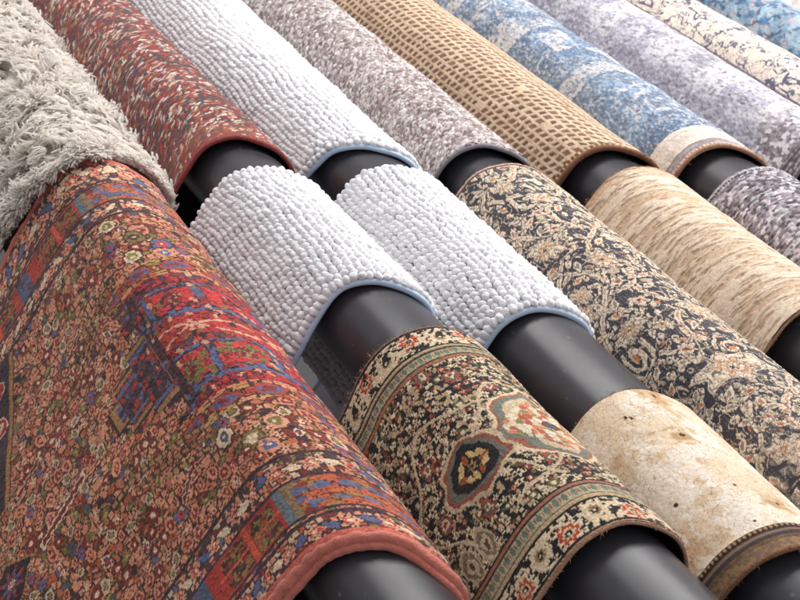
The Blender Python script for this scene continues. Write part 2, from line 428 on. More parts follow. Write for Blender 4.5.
    # navy corner pieces low on the front
    for s_c, sg in ((1.80, 1),):
        e = (U + .300) * -1 - .467 * (sg * (s_c - .025 * sg - S))
        m = (e > 0) & (sg * (S - 1.46) > .07) & (U < -.29)
        cv.fill(m, (30, 30, 44))
        cv.fill((np.abs(e) < .0055) & (sg * (S - 1.46) > .07) & (U < -.27), (150, 110, 66)); cv.fill((np.abs(np.abs(e) - .0055) < .0014) & (sg * (S - 1.46) > .07) & (U < -.27), DARK)
    for a, b in ((-.366, 1.715), (-.385, 1.66), (-.425, 1.68), (-.46, 1.74), (-.40, 1.25), (-.45, 1.22), (-.5, 1.70)):
        cv.stamp(a, b, .020, .017, [(1.0, CREAM), (.88, (150, 30, 36)), (.45, CREAM), (.25, NAVY)], 'octagon', wob=.4)
    cv.stamp(-.455, 1.425, .045, .036, [(1.05, (150, 110, 66)), (.95, (26, 24, 34))], 'diamond', wob=.2)
    cv.stamp(-.455, 1.425, .026, .022, [(1.0, (150, 40, 44)), (.75, BLUE), (.5, PURP), (.28, CREAM), (.15, RED)], 'flower', n=8, amp=.3)
    # borders at both ends (mirror images)
    for lo, gA, mA, mB, iB, sg in ((dr.slo, 1.098, 1.104, 1.158, 1.196, 1), (dr.shi, 1.838, 1.833, 1.785, 1.750, -1)):
        def rng_(a, b): return (S >= min(a, b)) & (S < max(a, b))
        for a, b, sd in ((lo, gA, 3), (mB, iB, 8)):
            m = rng_(a, b)
            cv.fill(m, (58, 44, 48))
            h1, h2, hid, hi2 = voro(wu / .0068, ws / .0075, 70 + sd)
            cv.pick(hid, [((200, 168, 138), 22), (SALMON, 28), ((64, 48, 52), 26), (RUST, 12), (BLUE, 3), (OLIVE, 6), (MAROON, 8)], m & (h2 - h1 > .15))
            c = (a + b) / 2; w_ = abs(a - b)
            for a_u in np.arange(-.61, .06, .034):
                cv.stamp(a_u + r.normal(0, .002), c, w_ * .30, w_ * .30, [(1.2, NAVY), (1.0, (206, 150, 120)), (.62, RED), (.3, CREAM)], 'flower', n=5, wob=.3)
                cv.stamp(a_u + .017, c + r.normal(0, .003), w_ * .34, w_ * .14, [(1.25, NAVY), (1.0, CREAM if r.random() < .6 else BLUE)], 'leaf', rot=r.uniform(-.8, .8))
        mid = (mA + mB) / 2; m = rng_(mA, mB)
        up = m & (U > -.112)
        k1, k2, kid, ki2 = voro(wu / .013, ws / .0075, 88)
        cv.pick(kid, [((184, 94, 62), 46), (RUST, 20), (BLUE, 11), ((150, 112, 66), 11), (MAROON, 8)], up); cv.fill(up & (k2 - k1 < .10), (110, 48, 38))
        for a_u in (-.095, -.070, -.045, -.02):
            cv.stamp(a_u, mid + .009 * sg, .0105, .0055, [(1.1, NAVY), (1.0, (84, 94, 124))], 'octagon', wob=1.0); cv.stamp(a_u + .012, mid - .012 * sg, .0075, .004, [(1.1, (120, 56, 44)), (1.0, (96, 104, 128))], 'octagon', wob=1.0)
        dn = m & (U <= -.112)
        per = .150; q = (-.112 - U) / per; fq = q - np.floor(q)
        cv.fill(dn, (160, 50, 44)); cv.fill(dn & (fq > .80), (84, 90, 100)); cv.pick(kid, [((72, 88, 116), 4), (TEAL, 3), (PURP, 2)], dn & (fq > .80))
        fs = (S - min(mA, mB)) / abs(mA - mB)
        for a0 in (.08, .40):
            for b0 in (.10, .54):
                mm = dn & (fq > a0) & (fq < a0 + .25) & (fs > b0) & (fs < b0 + .36)
                cv.fill(mm, (58, 40, 34)); cv.fill(mm & (fbm(U / .005, S / .005, 55) > .57), (128, 110, 58)); cv.fill(mm & (fbm(U / .004, S / .004, 58) > .58), (150, 56, 48))
        cv.fill(dn & (np.abs(fq - .36) < .025), (196, 82, 56)); cv.fill(dn & (np.abs(fs - .5) < .035) & (fq < .7), (196, 82, 56))
        cv.fill(m & (np.abs(U + .112) < .007), (92, 108, 116)); cv.fill(m & (np.abs(U + .104) < .004), (128, 106, 76))
        for e in (mA, mB, gA): cv.fill(np.abs(S - e) < .0020, (40, 36, 52))
        cv.fill(np.abs(S - iB) < .0022, (36, 30, 40)); 
        cv.fill(np.abs(S - (lo + sg * .0035)) < .004, (190, 92, 78))
    cv.fill(fbm(U / .012, S / .012, 301, 3), (168, 104, 78), .16)
    cv.weave(.24, .0019, .0019, 2)
    cv.H = .0007 * hsh(np.floor(U / .0019), np.floor(S / .0019), 77) + .0010 * (fbm(U / .004, S / .004, 12, 2) - .5)

def paint_black_persian(cv, dr):
    U, S = cv.U, cv.S
    r = np.random.default_rng(8)
    BLK, CR, TN = (36, 34, 35), (208, 186, 154), (172, 146, 114)
    wu = U + 0.002 * (fbm(U / .014, S / .014, 21) - .5) * 2; ws = S + 0.002 * (fbm(U / .014, S / .014, 22) - .5) * 2
    cv.fill(np.ones(U.shape), BLK)
    f1, f2, idv, _ = voro(wu / .0055, ws / .0062, 15)
    cv.pick(idv, [(CR, 24), (TN, 18), (BLK, 40), ((120, 66, 44), 9), ((96, 88, 60), 6), ((70, 84, 84), 3)], (f1 < .47))
    for cu in np.arange(-.42, .05, .0115):
        for k, cs in enumerate(np.arange(1.0, 1.29, .0125)):
            a, b = cu + r.normal(0, .002) + (k % 2) * .006, cs + r.normal(0, .002); q = r.uniform(.75, 1.25); t = r.random()
            if t < .62: cv.stamp(a, b, .0052 * q, .0058 * q, [(1.25, BLK), (1.0, CR if r.random() < .6 else TN), (.34, (120, 100, 60) if r.random() < .6 else BLK)], 'flower', n=int(r.integers(4, 7)), amp=.27, rot=r.uniform(0, 2))
            elif t < .78: cv.stamp(a, b, .0046 * q, .0054 * q, [(1.25, BLK), (1.0, (150, 66, 48)), (.5, CR), (.25, BLK)], 'flower', n=6)
            elif t < .9: cv.stamp(a, b, .0075 * q, .0030 * q, [(1.0, TN)], 'leaf', rot=r.uniform(0, 3.1))
            else: cv.stamp(a, b, .005 * q, .005 * q, [(1.0, (96, 92, 60)), (.5, CR)], 'octagon')
    for a, b in ((-.075, 1.235), (-.05, 1.20), (-.10, 1.255), (-.055, 1.06), (-.165, 1.16), (-.14, 1.06), (-.19, 1.10)):
        cv.stamp(a, b, .009, .011, [(1.15, BLK), (1.0, (150, 76, 58)), (.72, (92, 94, 88)), (.5, CR), (.28, (140, 66, 50))], 'palmette', wob=.5)
    # cream tendrils
    for cen in ((-.02, 1.115), (-.125, 1.11)):
        d = np.hypot((U - cen[0]) / .085, (S - cen[1]) / .085) + .10 * np.sin(5 * np.arctan2(U - cen[0], S - cen[1]))
        cv.fill((np.abs(d - 1.0) < .024) & (S > 1.03) & (S < 1.25), (190, 168, 138))
    # lozenge medallion on top and the oval palmette below it
    cv.stamp(-.022, 1.122, .080, .066, [(1.10, CR), (1.0, (146, 92, 72)), (.92, (112, 114, 102)), (.76, (190, 170, 140))], 'diamond', wob=.28)
    w = cv.win(-.022, 1.122, .05, .05)
    if w:
        sl, x, y = w; d = np.abs(x) / .080 + np.abs(y) / .066; n1, n2, nid, _ = voro(x / .0075 + 40, y / .009 + 40, 33)
        sub = cv.C[sl]; m = d < .76
        pal = [lin(c) for c in ((208, 190, 160), (196, 120, 84), (132, 124, 74), (216, 200, 176), (168, 84, 60))]
        for k in range(5): sub[m & (nid >= k / 5) & (nid < (k + 1) / 5) & (n2 - n1 > .10)] = pal[k]
        sub[(d < .16)] = lin((110, 52, 44)); sub[d < .09] = lin((60, 90, 100)); cv.C[sl] = sub
    cv.stamp(-.124, 1.110, .043, .034, [(1.14, (184, 164, 134)), (1.0, (138, 76, 58)), (.88, (104, 100, 90)), (.72, BLK)], 'oval', wob=.35)
    for k in range(11):
        t = k / 11 * 6.283; cv.stamp(-.124 + .017 * math.cos(t), 1.110 + .013 * math.sin(t), .0075, .0042, [(1.2, BLK), (1.0, (196, 166, 110) if k % 3 else (150, 80, 50))], 'leaf', rot=-t)
    cv.stamp(-.124, 1.110, .008, .007, [(1, (160, 130, 80)), (.5, BLK)], 'flower')
    # frame of lobed ornaments at the field corner
    for a in np.arange(-.42, -.155, .028): cv.stamp(a, 1.036, .012, .022, [(1.1, (176, 156, 128)), (.85, (120, 104, 84)), (.6, (176, 156, 128)), (.3, (90, 60, 48))], 'oval', wob=.4)
    # borders
    for e, sg in ((dr.slo, 1), (dr.shi, -1)):
        g = lambda a, b: (sg * (S - e) >= a) & (sg * (S - e) < b)
        D = sg * (S - e)
        cv.fill(g(0, .044), CR)
        h1, h2, hid, hi2 = voro(wu / .0090, ws / .0080, 50 + sg)
        dirn = fbm(U / .012, S / .009, 52 + sg, 3)
        cv.fill(g(.005, .040) & (np.abs(dirn - .5) < .045), BLK); cv.fill(g(.005, .040) & (h1 < .30) & (hid < .45), BLK); cv.fill(g(.005, .040) & (h1 < .26) & (hid > .9), (150, 80, 56))
        for k, a in enumerate(np.arange(-.41, .05, .0345)):
            cv.stamp(a + .004 + (0.012 if sg < 0 else -.004), e + sg * (.021 + .004 * (-1) ** k), .0125, .0115, [(1.2, CR), (1.02, (170, 66, 46) if k % 2 else (204, 184, 152)), (.62, (204, 170, 130) if k % 2 else (150, 120, 84)), (.36, BLK), (.16, CR)], 'flower', n=8, amp=.14, wob=.2)
            cv.stamp(a + .018, e + sg * (.026 - .008 * (-1) ** k), .010, .0040, [(1, BLK)], 'leaf', rot=.7 * (-1) ** k); cv.stamp(a + .020, e + sg * (.015 + .006 * (-1) ** k), .007, .003, [(1, BLK)], 'leaf', rot=-.9 * (-1) ** k)
        cv.fill(g(.0020, .0045), BLK); cv.fill(g(-1, .0020), (160, 120, 96)); cv.fill(g(.040, .0425), BLK)
        cv.fill(g(.0425, .047), (176, 152, 116)); cv.fill(g(.047, .049), (66, 52, 44))
        m = g(.049, .062); cv.fill(m, (166, 152, 122)); q = (U / .0105) % 1; cv.fill(m & (np.abs(D - .0555) < .0045 * (1 - np.abs(q - .5) * 1.4)) & (np.abs(q - .5) < .34), (106, 114, 100)); cv.fill(m & (np.abs(q - .02) < .07) & (np.abs(D - .0555) < .003), (150, 84, 60))
        cv.fill(g(.062, .0645), (66, 52, 44)); cv.fill(g(.0645, .069), (150, 98, 74)); cv.fill(g(.069, .0705), (30, 27, 29))
    cv.weave(.20, .0015, .0015, 4)
    cv.H = .0006 * hsh(np.floor(U / .0015), np.floor(S / .0015), 78) + .0009 * (fbm(U / .0035, S / .0035, 14, 2) - .5) + .0004 * (cv.C.sum(-1) > .7)

def paint_fleck(cv, dr):
    U, S = cv.U, cv.S
    c, s_ = math.cos(.62), math.sin(.62)
    a = U * c + S * s_; b = -U * s_ + S * c
    a = a + .006 * (fbm(U / .03, S / .03, 5) - .5) * 2; b = b + .012 * (fbm(U / .035, S / .035, 6) - .5) * 2
    f1, f2, idv, id2 = voro(a / .0125, b / .0030, 3, 1.0)
    cl = fbm(U / .035, S / .045, 9, 3)
    t = np.clip(idv + (cl - .5) * .9, 0, .999)
    cv.pick(t, [((74, 62, 64), 26), ((112, 46, 44), 18), ((140, 52, 48), 18), ((152, 78, 60), 9), ((84, 76, 92), 6), ((150, 116, 96), 10), ((188, 158, 138), 9), ((202, 184, 172), 7)])
    cv.fill((f2 - f1 < .12) & (id2 < .75), (74, 54, 56))
    g1, g2, gid, _ = voro(a / .008 + 9, b / .0024 + 9, 4, 1.0)
    cv.pick(gid, [((150, 54, 48), 5), ((66, 58, 62), 6), ((206, 188, 174), 2), ((150, 96, 64), 3)], (_ < .22))
    cv.fill(S < dr.slo + .05, (156, 88, 62), .30)
    cv.fill(cv.S < dr.slo + .004, (140, 64, 62))
    cv.weave(.14, .003, .003, 7)
    cv.H = .0012 * (.6 - f1) + .0006 * (fbm(U / .005, S / .005, 3) - .5)

def paint_heather(cv, dr):
    U, S = cv.U, cv.S
    c, s_ = math.cos(.55), math.sin(.55)
    a = U * c + S * s_; b = -U * s_ + S * c
    b = b + .004 * (fbm(U / .02, S / .03, 6) - .5) * 2
    f1, f2, idv, id2 = voro(a / .0092, b / .0044, 13, 1.0)
    cl = fbm(U / .03, S / .05, 19, 3)
    cv.pick(np.clip(idv + (cl - .5) * .5, 0, .999), [((108, 96, 94), 12), ((140, 128, 126), 18), ((170, 160, 158), 24), ((194, 186, 184), 28), ((212, 205, 203), 18)])
    cv.fill((f2 - f1 < .20) & (id2 < .7), (124, 106, 104)); cv.fill((id2 > .95) & (f1 < .3), (140, 88, 76)); cv.fill((id2 < .03) & (f1 < .35), (80, 72, 80))
    cv.weave(.08, .003, .003, 9)
    cv.H = .0042 * (.62 - f1) * (.6 + .6 * idv)

def paint_basket(cv, dr):
    U, S = cv.U, cv.S
    u = U + .0022 * (fbm(U / .03, S / .05, 3) - .5) * 2; s = S + .006 * (fbm(U / .03, S / .06, 4) - .5) * 2
    q = u / .0128; row = np.floor(q); fu = q - row
    off = hsh(row, row * 0, 5); p = s / (.0150 + .003 * hsh(row, row * 0, 25)) + off + .10 * np.sin(row); cl = np.floor(p); fs = p - cl
    rnd = hsh(row, cl, 8); rn2 = hsh(row, cl, 18)
    w = .17 + .13 * rnd; sk = (fu - .5) * (.30 + .4 * hsh(row, cl, 28))
    d = np.maximum(np.abs(fu - .5 + .10 * (rn2 - .5)) / (.30 + .07 * rnd), np.abs(fs - .5 + sk) / (w + .06))
    d = d + .22 * (fbm(U / .004, S / .004, 6) - .5)
    cv.fill(np.ones(U.shape), (206, 180, 152))
    cv.fill(fbm(U / .004, S / .014, 9) > .55, (190, 162, 132))
    m = sstep(1.06, .88, d) * (rn2 < .985)
    cv.C = cv.C * (1 - m[..., None]) + m[..., None] * (lin((104, 78, 64)) * (.65 + .7 * rnd)[..., None])
    cv.fill(m * (fbm(U / .0025, S / .006, 22) > .6), (150, 116, 92), .6)
    cv.fill(S < dr.slo + .010, (196, 160, 120)); cv.fill((S < dr.slo + .010) & ((U / .008) % 1 < .6) & (S > dr.slo + .003), (106, 74, 56))
    cv.weave(.12, .002, .003, 9)
    cv.H = .0009 * (1 - m) * (.7 + .3 * np.abs(np.sin(S / .006))) - .0006

def paint_blue(cv, dr):
    U, S = cv.U, cv.S
    wu = U + .012 * (fbm(U / .05, S / .05, 3) - .5) * 2; ws = S + .018 * (fbm(U / .06, S / .06, 4) - .5) * 2
    n = fbm(wu / .045, ws / .06, 31, 4)
    cv.fill(np.ones(U.shape), (130, 141, 155)); cv.fill(sstep(.40, .62, fbm(U / .07, S / .10, 6, 3)), (103, 117, 137))
    cv.fill(sstep(.55, .75, fbm(U / .03, S / .04, 16, 3)), (150, 170, 192), .7)
    CR = (202, 196, 192)
    # worn cream cross bands with ornament between them
    for s0, s1 in ((1.955, 2.005), (2.075, 2.085), (2.165, 2.215), (2.30, 2.312), (2.36, 2.40), (2.60, 2.65), (2.85, 2.90), (3.1, 3.16)):
        st = S + .006 * (fbm(U / .01, S / .01, 44, 2) - .5)
        cv.fill((st > s0) & (st < s1), CR, .45); cv.fill((st > s0) & (st < s1) & (fbm(U / .025, S / .02, 43, 3) > .42), CR, .8)
        cv.fill((np.abs(st - s0) < .003) | (np.abs(st - s1) < .003), (96, 120, 150), .7)
    for cs, cu, ra in ((1.83, -.03, .075), (2.26, -.05, .07), (2.74, -.03, .08)):
        d = np.hypot((wu - cu), (ws - cs) / 1.1); t = np.arctan2(wu - cu, ws - cs)
        for rr, th in ((ra, .0055), (ra * .62, .0045)):
            rp = rr * (1 + .10 * np.cos(6 * t)); cv.fill((np.abs(d - rp) < th) & (fbm(U / .008, S / .008, 41, 2) > .40), CR, .75)
        cv.fill((d < ra * .30) & (np.cos(5 * t) > .1) & (fbm(U / .005, S / .007, 42, 2) > .38), CR, .7)
    bx = hsh(np.floor(U / .045), np.floor((S + .02) / .055), 12); e = fbm(wu / .03, ws / .04, 45, 3)
    cv.fill((bx > .84) & (e > .40), CR, .75); cv.fill((bx < .20), (100, 118, 142), .55); cv.fill((hsh(np.floor(U / .004), np.floor(S / .0035), 19) > .80) & (e < .55), (150, 166, 186), .6)
    # abrasion, speckle
    sp = fbm(U / .0032, S / .005, 50, 2); cv.fill(sstep(.60, .78, sp), (200, 204, 212), .7); cv.fill(sstep(.46, .28, sp), (84, 104, 132), .75)
    cv.fill(fbm(U / .006, S / .008, 71, 2) > .80, (110, 80, 80), .8)
    # plain cream end stripe, worn grey hem
    e0 = dr.slo
    m = (S < e0 + .066); cv.fill(m, (216, 204, 192)); cv.fill(m & (fbm(U / .03, S / .004, 3, 3) > .56), (196, 182, 170), .7)
    m = (S < e0 + .020); cv.fill(m, (166, 156, 156)); cv.fill(m & (fbm(U / .008, S / .004, 13, 2) > .55), (136, 126, 130), .8); cv.fill(m & (np.abs(S - e0 - .019) < .0012), (140, 122, 114)); cv.fill(S < e0 + .006, (206, 184, 166)); cv.fill((S < e0 + .006) & ((U / .006) % 1 < .4), (170, 120, 92))
    cv.weave(.12, .002, .003, 3)
    cv.H = .0016 * (fbm(U / .004, S / .005, 8, 2) - .5)

def paint_lavender(cv, dr):
    U, S = cv.U, cv.S
    cv.fill(np.ones(U.shape), (168, 165, 176))
    wu = U + .004 * (fbm(U / .02, S / .02, 3) - .5) * 2; ws = S + .005 * (fbm(U / .02, S / .02, 4) - .5) * 2
    b = hsh(np.floor((wu + .06 * ws) / .05), np.floor(ws / .075), 12); b2 = hsh(np.floor((wu + .013) / .034), np.floor((ws + .03) / .05), 22)
    cv.fill(b < .35, (152, 148, 160), .75); cv.fill(b2 < .2, (144, 141, 152), .6); cv.fill(b2 > .8, (188, 184, 188), .6)
    for k, cs in enumerate(np.arange(1.70, 3.4, .150)):
        st = cs + .25 * (U + .08); wd = .055 + .02 * (k % 2)
        cv.fill((ws > st) & (ws < st + wd) & (U > -.125), (214, 209, 210), .75); cv.fill((ws > st) & (ws < st + wd) & (fbm(U / .004, S / .02, 17, 2) > .56), (190, 185, 192), .6)
        cv.fill((np.abs(ws - st - wd * .5) < .004) & (U > -.12), (176, 172, 182), .7)
    cv.fill(sstep(-.100, -.125, wu) * (hsh(np.floor(U * 0), np.floor(ws / .05), 3) > .3), (146, 141, 150), .6)
    n = fbm(wu / .03, ws / .05, 31, 3); cv.fill(sstep(.60, .70, n), (206, 201, 203), .45); cv.fill(sstep(.40, .30, n), (136, 130, 140), .35)
    sp = fbm(U / .004, S / .006, 50, 2); cv.fill(sstep(.60, .75, sp), (214, 210, 216), .6); cv.fill(sstep(.42, .28, sp), (116, 110, 122), .7)
    cv.fill(fbm(U / .006, S / .008, 71, 2) > .82, (90, 70, 74), .8)
    m = sstep(1.76, 1.69, S + .03 * (fbm(U / .02, S / .02, 4) - .5)); k1, k2, kid, _ = voro(U / .006, S / .007, 5)
    cv.pick(kid, [((92, 84, 88), 3), ((150, 142, 146), 3), ((200, 194, 196), 3), ((120, 108, 104), 2)], m * .8)
    cv.fill((S < 1.642) & (((S - 1.6) / .010) % 1 < .55), (74, 68, 72), .8)
    cv.weave(.10, .002, .003, 3); cv.H = .0016 * (fbm(U / .004, S / .005, 8, 2) - .5)

def paint_vine(cv, dr):
    U, S = cv.U, cv.S
    cv.fill(np.ones(U.shape), (216, 202, 188)); cv.fill(fbm(U / .006, S / .008, 3, 2) > .58, (200, 184, 170), .8)
    wu = U + .014 * (fbm(U / .04, S / .05, 3) - .5) * 2; ws = S + .02 * (fbm(U / .04, S / .05, 4) - .5) * 2
    n = fbm(wu / .034, ws / .042, 31, 3); n2 = fbm(wu / .022 + 8, ws / .03, 36, 2)
    ink = (86, 85, 104)
    cv.fill((np.abs(n - .5) < .020) , ink); n4 = fbm(wu / .016 + 3, ws / .020, 46, 2); cv.fill((np.abs(n4 - .5) < .016) & (fbm(U / .025, S / .03, 67) > .42), (104, 100, 118)); cv.fill((np.abs(n2 - .42) < .018) & (fbm(U / .03, S / .03, 66) > .44), ink)
    f1, f2, idv, _ = voro(wu / .02, ws / .026, 7); cv.fill((f1 < .30) & (idv < .30) & (fbm(U / .006, S / .006, 2) > .42), ink, .9)
    cv.fill((f2 - f1 < .05) & (idv > .5), ink, .8)
    q = np.hypot(((S / .013) % 1 - .5), (U + .128) / .010); cv.fill(np.abs(U + .128) < .008, (92, 84, 96), .8); cv.fill(q < .36, (196, 180, 168))
    cv.weave(.12, .002, .003, 3); cv.H = .0014 * (fbm(U / .004, S / .005, 8, 2) - .5)

def paint_teal(cv, dr):
    U, S = cv.U, cv.S
    cv.fill(np.ones(U.shape), (122, 143, 160)); wu = U + .012 * (fbm(U / .04, S / .05, 3) - .5) * 2
    c, s_ = math.cos(.9), math.sin(.9); a = U * c + S * s_; b = -U * s_ + S * c
    cv.fill(sstep(.48, .6, fbm(a / .05, b / .02, 13, 3)), (176, 160, 158), .7); cv.fill(sstep(.52, .66, fbm(a / .03, b / .012, 23, 3)), (84, 112, 142))
    cv.fill(sstep(.56, .68, fbm(a / .02, b / .012, 33, 3)), (146, 168, 184)); cv.fill(sstep(.62, .7, fbm(U / .009, S / .011, 43, 2)), (50, 70, 100), .8); cv.fill(sstep(.66, .74, fbm(U / .008, S / .01, 53, 2)), (170, 160, 152), .4)
    cv.weave(.16, .003, .004, 3); cv.H = .0016 * (fbm(U / .004, S / .005, 8, 2) - .5)

def paint_white(cv, dr):
    U, S = cv.U, cv.S
    cv.fill(np.ones(U.shape), (228, 222, 216)); cv.fill(fbm(U / .01, S / .014, 3, 3) > .62, (206, 170, 160), .5)
    cv.weave(.1, .003, .004, 3); cv.H = .0016 * (fbm(U / .004, S / .005, 8, 2) - .5)

def paint_floral(cv, dr):
    U, S = cv.U, cv.S
    r = np.random.default_rng(3)
    INK, CR, OR, GR = (66, 64, 70), (222, 202, 178), (196, 130, 92), (150, 136, 122)
    wu = U + .010 * (fbm(U / .028, S / .034, 3) - .5) * 1.2 + .003 * (fbm(U / .008, S / .01, 5) - .5); ws = S + .014 * (fbm(U / .028, S / .034, 4) - .5) * 1.2 + .004 * (fbm(U / .008, S / .01, 6) - .5)
    cv.fill(np.ones(U.shape), INK)
    f1, f2, idv, id2 = voro(wu / .0125, ws / .0165, 17); cv.fill((f1 < .33) & (idv < .50), CR); cv.fill((f1 < .15) & (idv < .30), INK); cv.fill((f1 < .24) & (idv > .80) & (idv < .88), OR, .85)
    for u0, am, lam, ph0 in ((-.045, .030, .20, 0.), (-.045, .030, .20, 3.14), (-.125, .030, .20, 1.6), (-.125, .030, .20, 4.7), (-.20, .028, .20, 0.), (.02, .02, .20, 1.6)):
        cur = u0 + am * np.sin(ws / lam * 6.2832 + ph0); e = np.abs(wu - cur)
        cv.fill(e < .0072, INK); cv.fill(e < .0046, CR); cv.fill(e < .0011, OR if u0 > -.1 else GR, .7)
        for k, s in enumerate(np.arange(.68, 1.73, .0155)):
            sd = 1 if k % 2 else -1; uu_ = u0 + am * math.sin(s / lam * 6.2832 + ph0) + sd * .012
            cv.stamp(uu_ + r.normal(0, .002), s + r.normal(0, .002), .0115, .0052, [(1.35, INK), (1.0, CR), (.45, GR if k % 3 else OR)], 'leaf', rot=sd * .8 + r.normal(0, .4), wob=.4)
    for k, s in enumerate(np.arange(.70, 1.72, .05)):
        for j, u0 in enumerate((-.005, -.085, -.165)):
            cv.stamp(u0 + r.normal(0, .006), s + (.025 if j % 2 else 0) + r.normal(0, .006), .0105, .0140, [(1.35, INK), (1.0, CR), (.72, GR), (.64, CR), (.42, OR), (.22, INK)], 'flower', n=int(r.integers(5, 9)), amp=.2, rot=r.uniform(0, 2), wob=.4)
    for k in range(14):
        a, b = r.uniform(-.22, .03), r.uniform(.70, 1.71); w_ = cv.win(a, b, .034, .034)
        if w_ is None: continue
        sl, x, y = w_; wx = wu[sl] - U[sl]; wy = ws[sl] - S[sl]; x = x * r.uniform(.9, 1.4) + wx * .9; y = y * r.uniform(.65, .95) + wy * .9; d = np.hypot(x, y); th = np.arctan2(y, x) * (1 if k % 2 else -1) + r.uniform(0, 6.28); rad = r.uniform(.014, .026) * (1 + .12 * np.sin(3 * th + k))
        ph_ = (d / r.uniform(.010, .014) + th / 6.2832 + .25 * (vnoise(x / .006 + k, y / .006, 5) - .5)) % 1; sub = cv.C[sl]
        sub[(d < rad * 1.12)] = lin(INK); sub[(d < rad) & (ph_ < .46)] = lin(CR); sub[(d < rad) & (ph_ > .17) & (ph_ < .25) & (k % 3 == 0)] = lin(OR); sub[d < .0035] = lin(OR if k % 2 else CR); cv.C[sl] = sub
    fine = sstep(1.12, .84, S) * .85
    for a, b, q in ((-.075, 1.43, .030), (-.070, 1.165, .052), (-.115, 1.50, .030), (-.03, 1.29, .036), (-.060, 1.60, .026), (-.12, 1.30, .028), (-.02, 1.48, .026), (-.10, 1.02, .034), (-.03, 1.02, .036), (-.06, .92, .034), (-.13, 1.40, .022), (-.12, .93, .03), (-.15, 1.63, .024), (-.17, 1.15, .03), (-.09, 1.65, .02)):
        k = int(r.integers(6, 10))
        cv.stamp(a, b, q * .62, q, [(1.36, INK), (1.0, CR), (.90, (128, 114, 106)), (.85, CR)], 'flower', n=k, amp=.16, rot=r.uniform(0, 2), wob=.35)
        cv.stamp(a, b, q * .36, q * .55, [(1.15, GR), (1.0, (206, 176, 146)), (.66, OR), (.46, CR), (.24, INK)], 'flower', n=k, amp=.3, rot=r.uniform(0, 2), wob=.3)
        w_ = cv.win(a, b, q, q)
        if w_:
            sl, x, y = w_; d = np.hypot(x / .62, y) / q; an = np.arctan2(y, x / .62); sub = cv.C[sl]; sub[(d > .5) & (d < .86) & (np.abs((an * k * 1.5 / 6.2832 + .08 * np.sin(d * 20)) % 1 - .5) < .085)] = lin((120, 104, 98)); cv.C[sl] = sub
    n3 = fbm(wu / .011 + 2, ws / .014, 96, 2); dk = cv.C.sum(-1) < .3; cv.fill(dk & (np.abs(n3 - .5) < .028), (206, 186, 160), .9); cv.fill(dk & (n3 > .73), (196, 176, 152), .9)
    # drawn veins inside the cream shapes
    v1, v2, _, vid = voro(wu / .0062, ws / .0082, 57); lum = cv.C.sum(-1) > .9
    cv.fill(lum & (v2 - v1 < .10) & (vid < .8), (112, 98, 90), .9)
    h = np.sin((U * .8 + S * .6) / .0018 * 2) * np.sin((U * .6 - S * .8) / .0022 * 2); cv.fill(~lum & (h > .35) & (fbm(U / .02, S / .02, 9) > .5), (120, 112, 112), .7)
    z1, z2, zid, zi2 = voro(wu / .0060, ws / .0075, 77); cv.pick(zid, [(INK, 42), (CR, 28), ((168, 154, 142), 22), (OR, 6), ((96, 92, 98), 10)], (fine * (zi2 < .78)) * .95); cv.fill((z2 - z1 < .12) * fine, INK, .7)
    m = S > dr.shi - .007; cv.fill(m, (96, 66, 60)); cv.fill(S > dr.shi - .0035, (200, 170, 148))
    cv.weave(.14, .0018, .0022, 4); cv.H = .0012 * (fbm(U / .0035, S / .0045, 8, 2) - .5) + .0004 * (cv.C.sum(-1) > .9)

def paint_crackle(cv, dr):
    U, S = cv.U, cv.S
    cv.fill(np.ones(U.shape), (236, 222, 204)); wu = U + .004 * (fbm(U / .012, S / .012, 3) - .5) * 2; ws = S + .004 * (fbm(U / .012, S / .012, 4) - .5) * 2
    cv.fill(sstep(.45, .62, fbm(U / .035, S / .045, 13, 3)), (224, 202, 174)); st = .5 * fbm(U / .022, S / .03, 23, 4) + .5 * fbm(U / .009, S / .012, 29, 3)
    cv.fill(sstep(.52, .62, st), (212, 182, 144), .6); cv.fill(sstep(.62, .72, st), (182, 144, 104), .5)
    f1, f2, idv, id2 = voro(wu / .0066, ws / .0090, 17, 1.0); e = f2 - f1
    cr = sstep(.11, .03, e) * (fbm(U / .02, S / .02, 33) > .36); cv.fill(cr, (190, 164, 136), .6); cv.fill(sstep(.05, .0, e) * (st > .5), (130, 100, 74), .6)
    cv.C *= (1 + .10 * (idv - .5))[..., None]
    r = np.random.default_rng(6)
    for a, b in ((-.087, 1.117), (-.083, 1.112), (-.052, 1.075), (-.054, 1.066), (-.040, 1.145), (-.055, .975), (-.07, .92), (-.03, .945), (-.115, .985)):
        big = r.random() < .4
        if big: cv.stamp(a, b, .014, .016, [(1.0, (206, 176, 138)), (.6, (186, 150, 108))], 'oval', wob=1.4)
        cv.stamp(a, b, .0017 * r.uniform(.7, 1.4), .0026 * r.uniform(.7, 1.4), [(1, (84, 52, 44) if r.random() < .5 else (56, 48, 56))], 'oval', wob=.3)
    cv.weave(.09, .0016, .0016, 4); e0 = dr.slo
    D = S - e0
    cv.fill(D < .034, (118, 94, 76)); cv.fill((D < .034) & (D > .027), (66, 50, 46)); cv.fill((D > .0275) & (D < .0335) & (np.hypot((U / .0055) % 1 - .5, (D - .0305) / .006) < .30), (176, 140, 104)); cv.fill((D < .018) & (fbm(U / .004, S / .003, 3, 2) > .5), (144, 112, 80)); cv.fill((D > .0175) & (D < .0215), (92, 80, 76))
    cv.H = .00015 * sstep(.0, .16, e) + .0006 * (fbm(U / .003, S / .003, 77, 2) - .5) + .0005 * (fbm(U / .012, S / .012, 9) - .5) + .002 * np.exp(-((D - .0305) / .004) ** 2) + .0022 * np.exp(-((D - .0215) / .003) ** 2) - .001 * (D < .016)

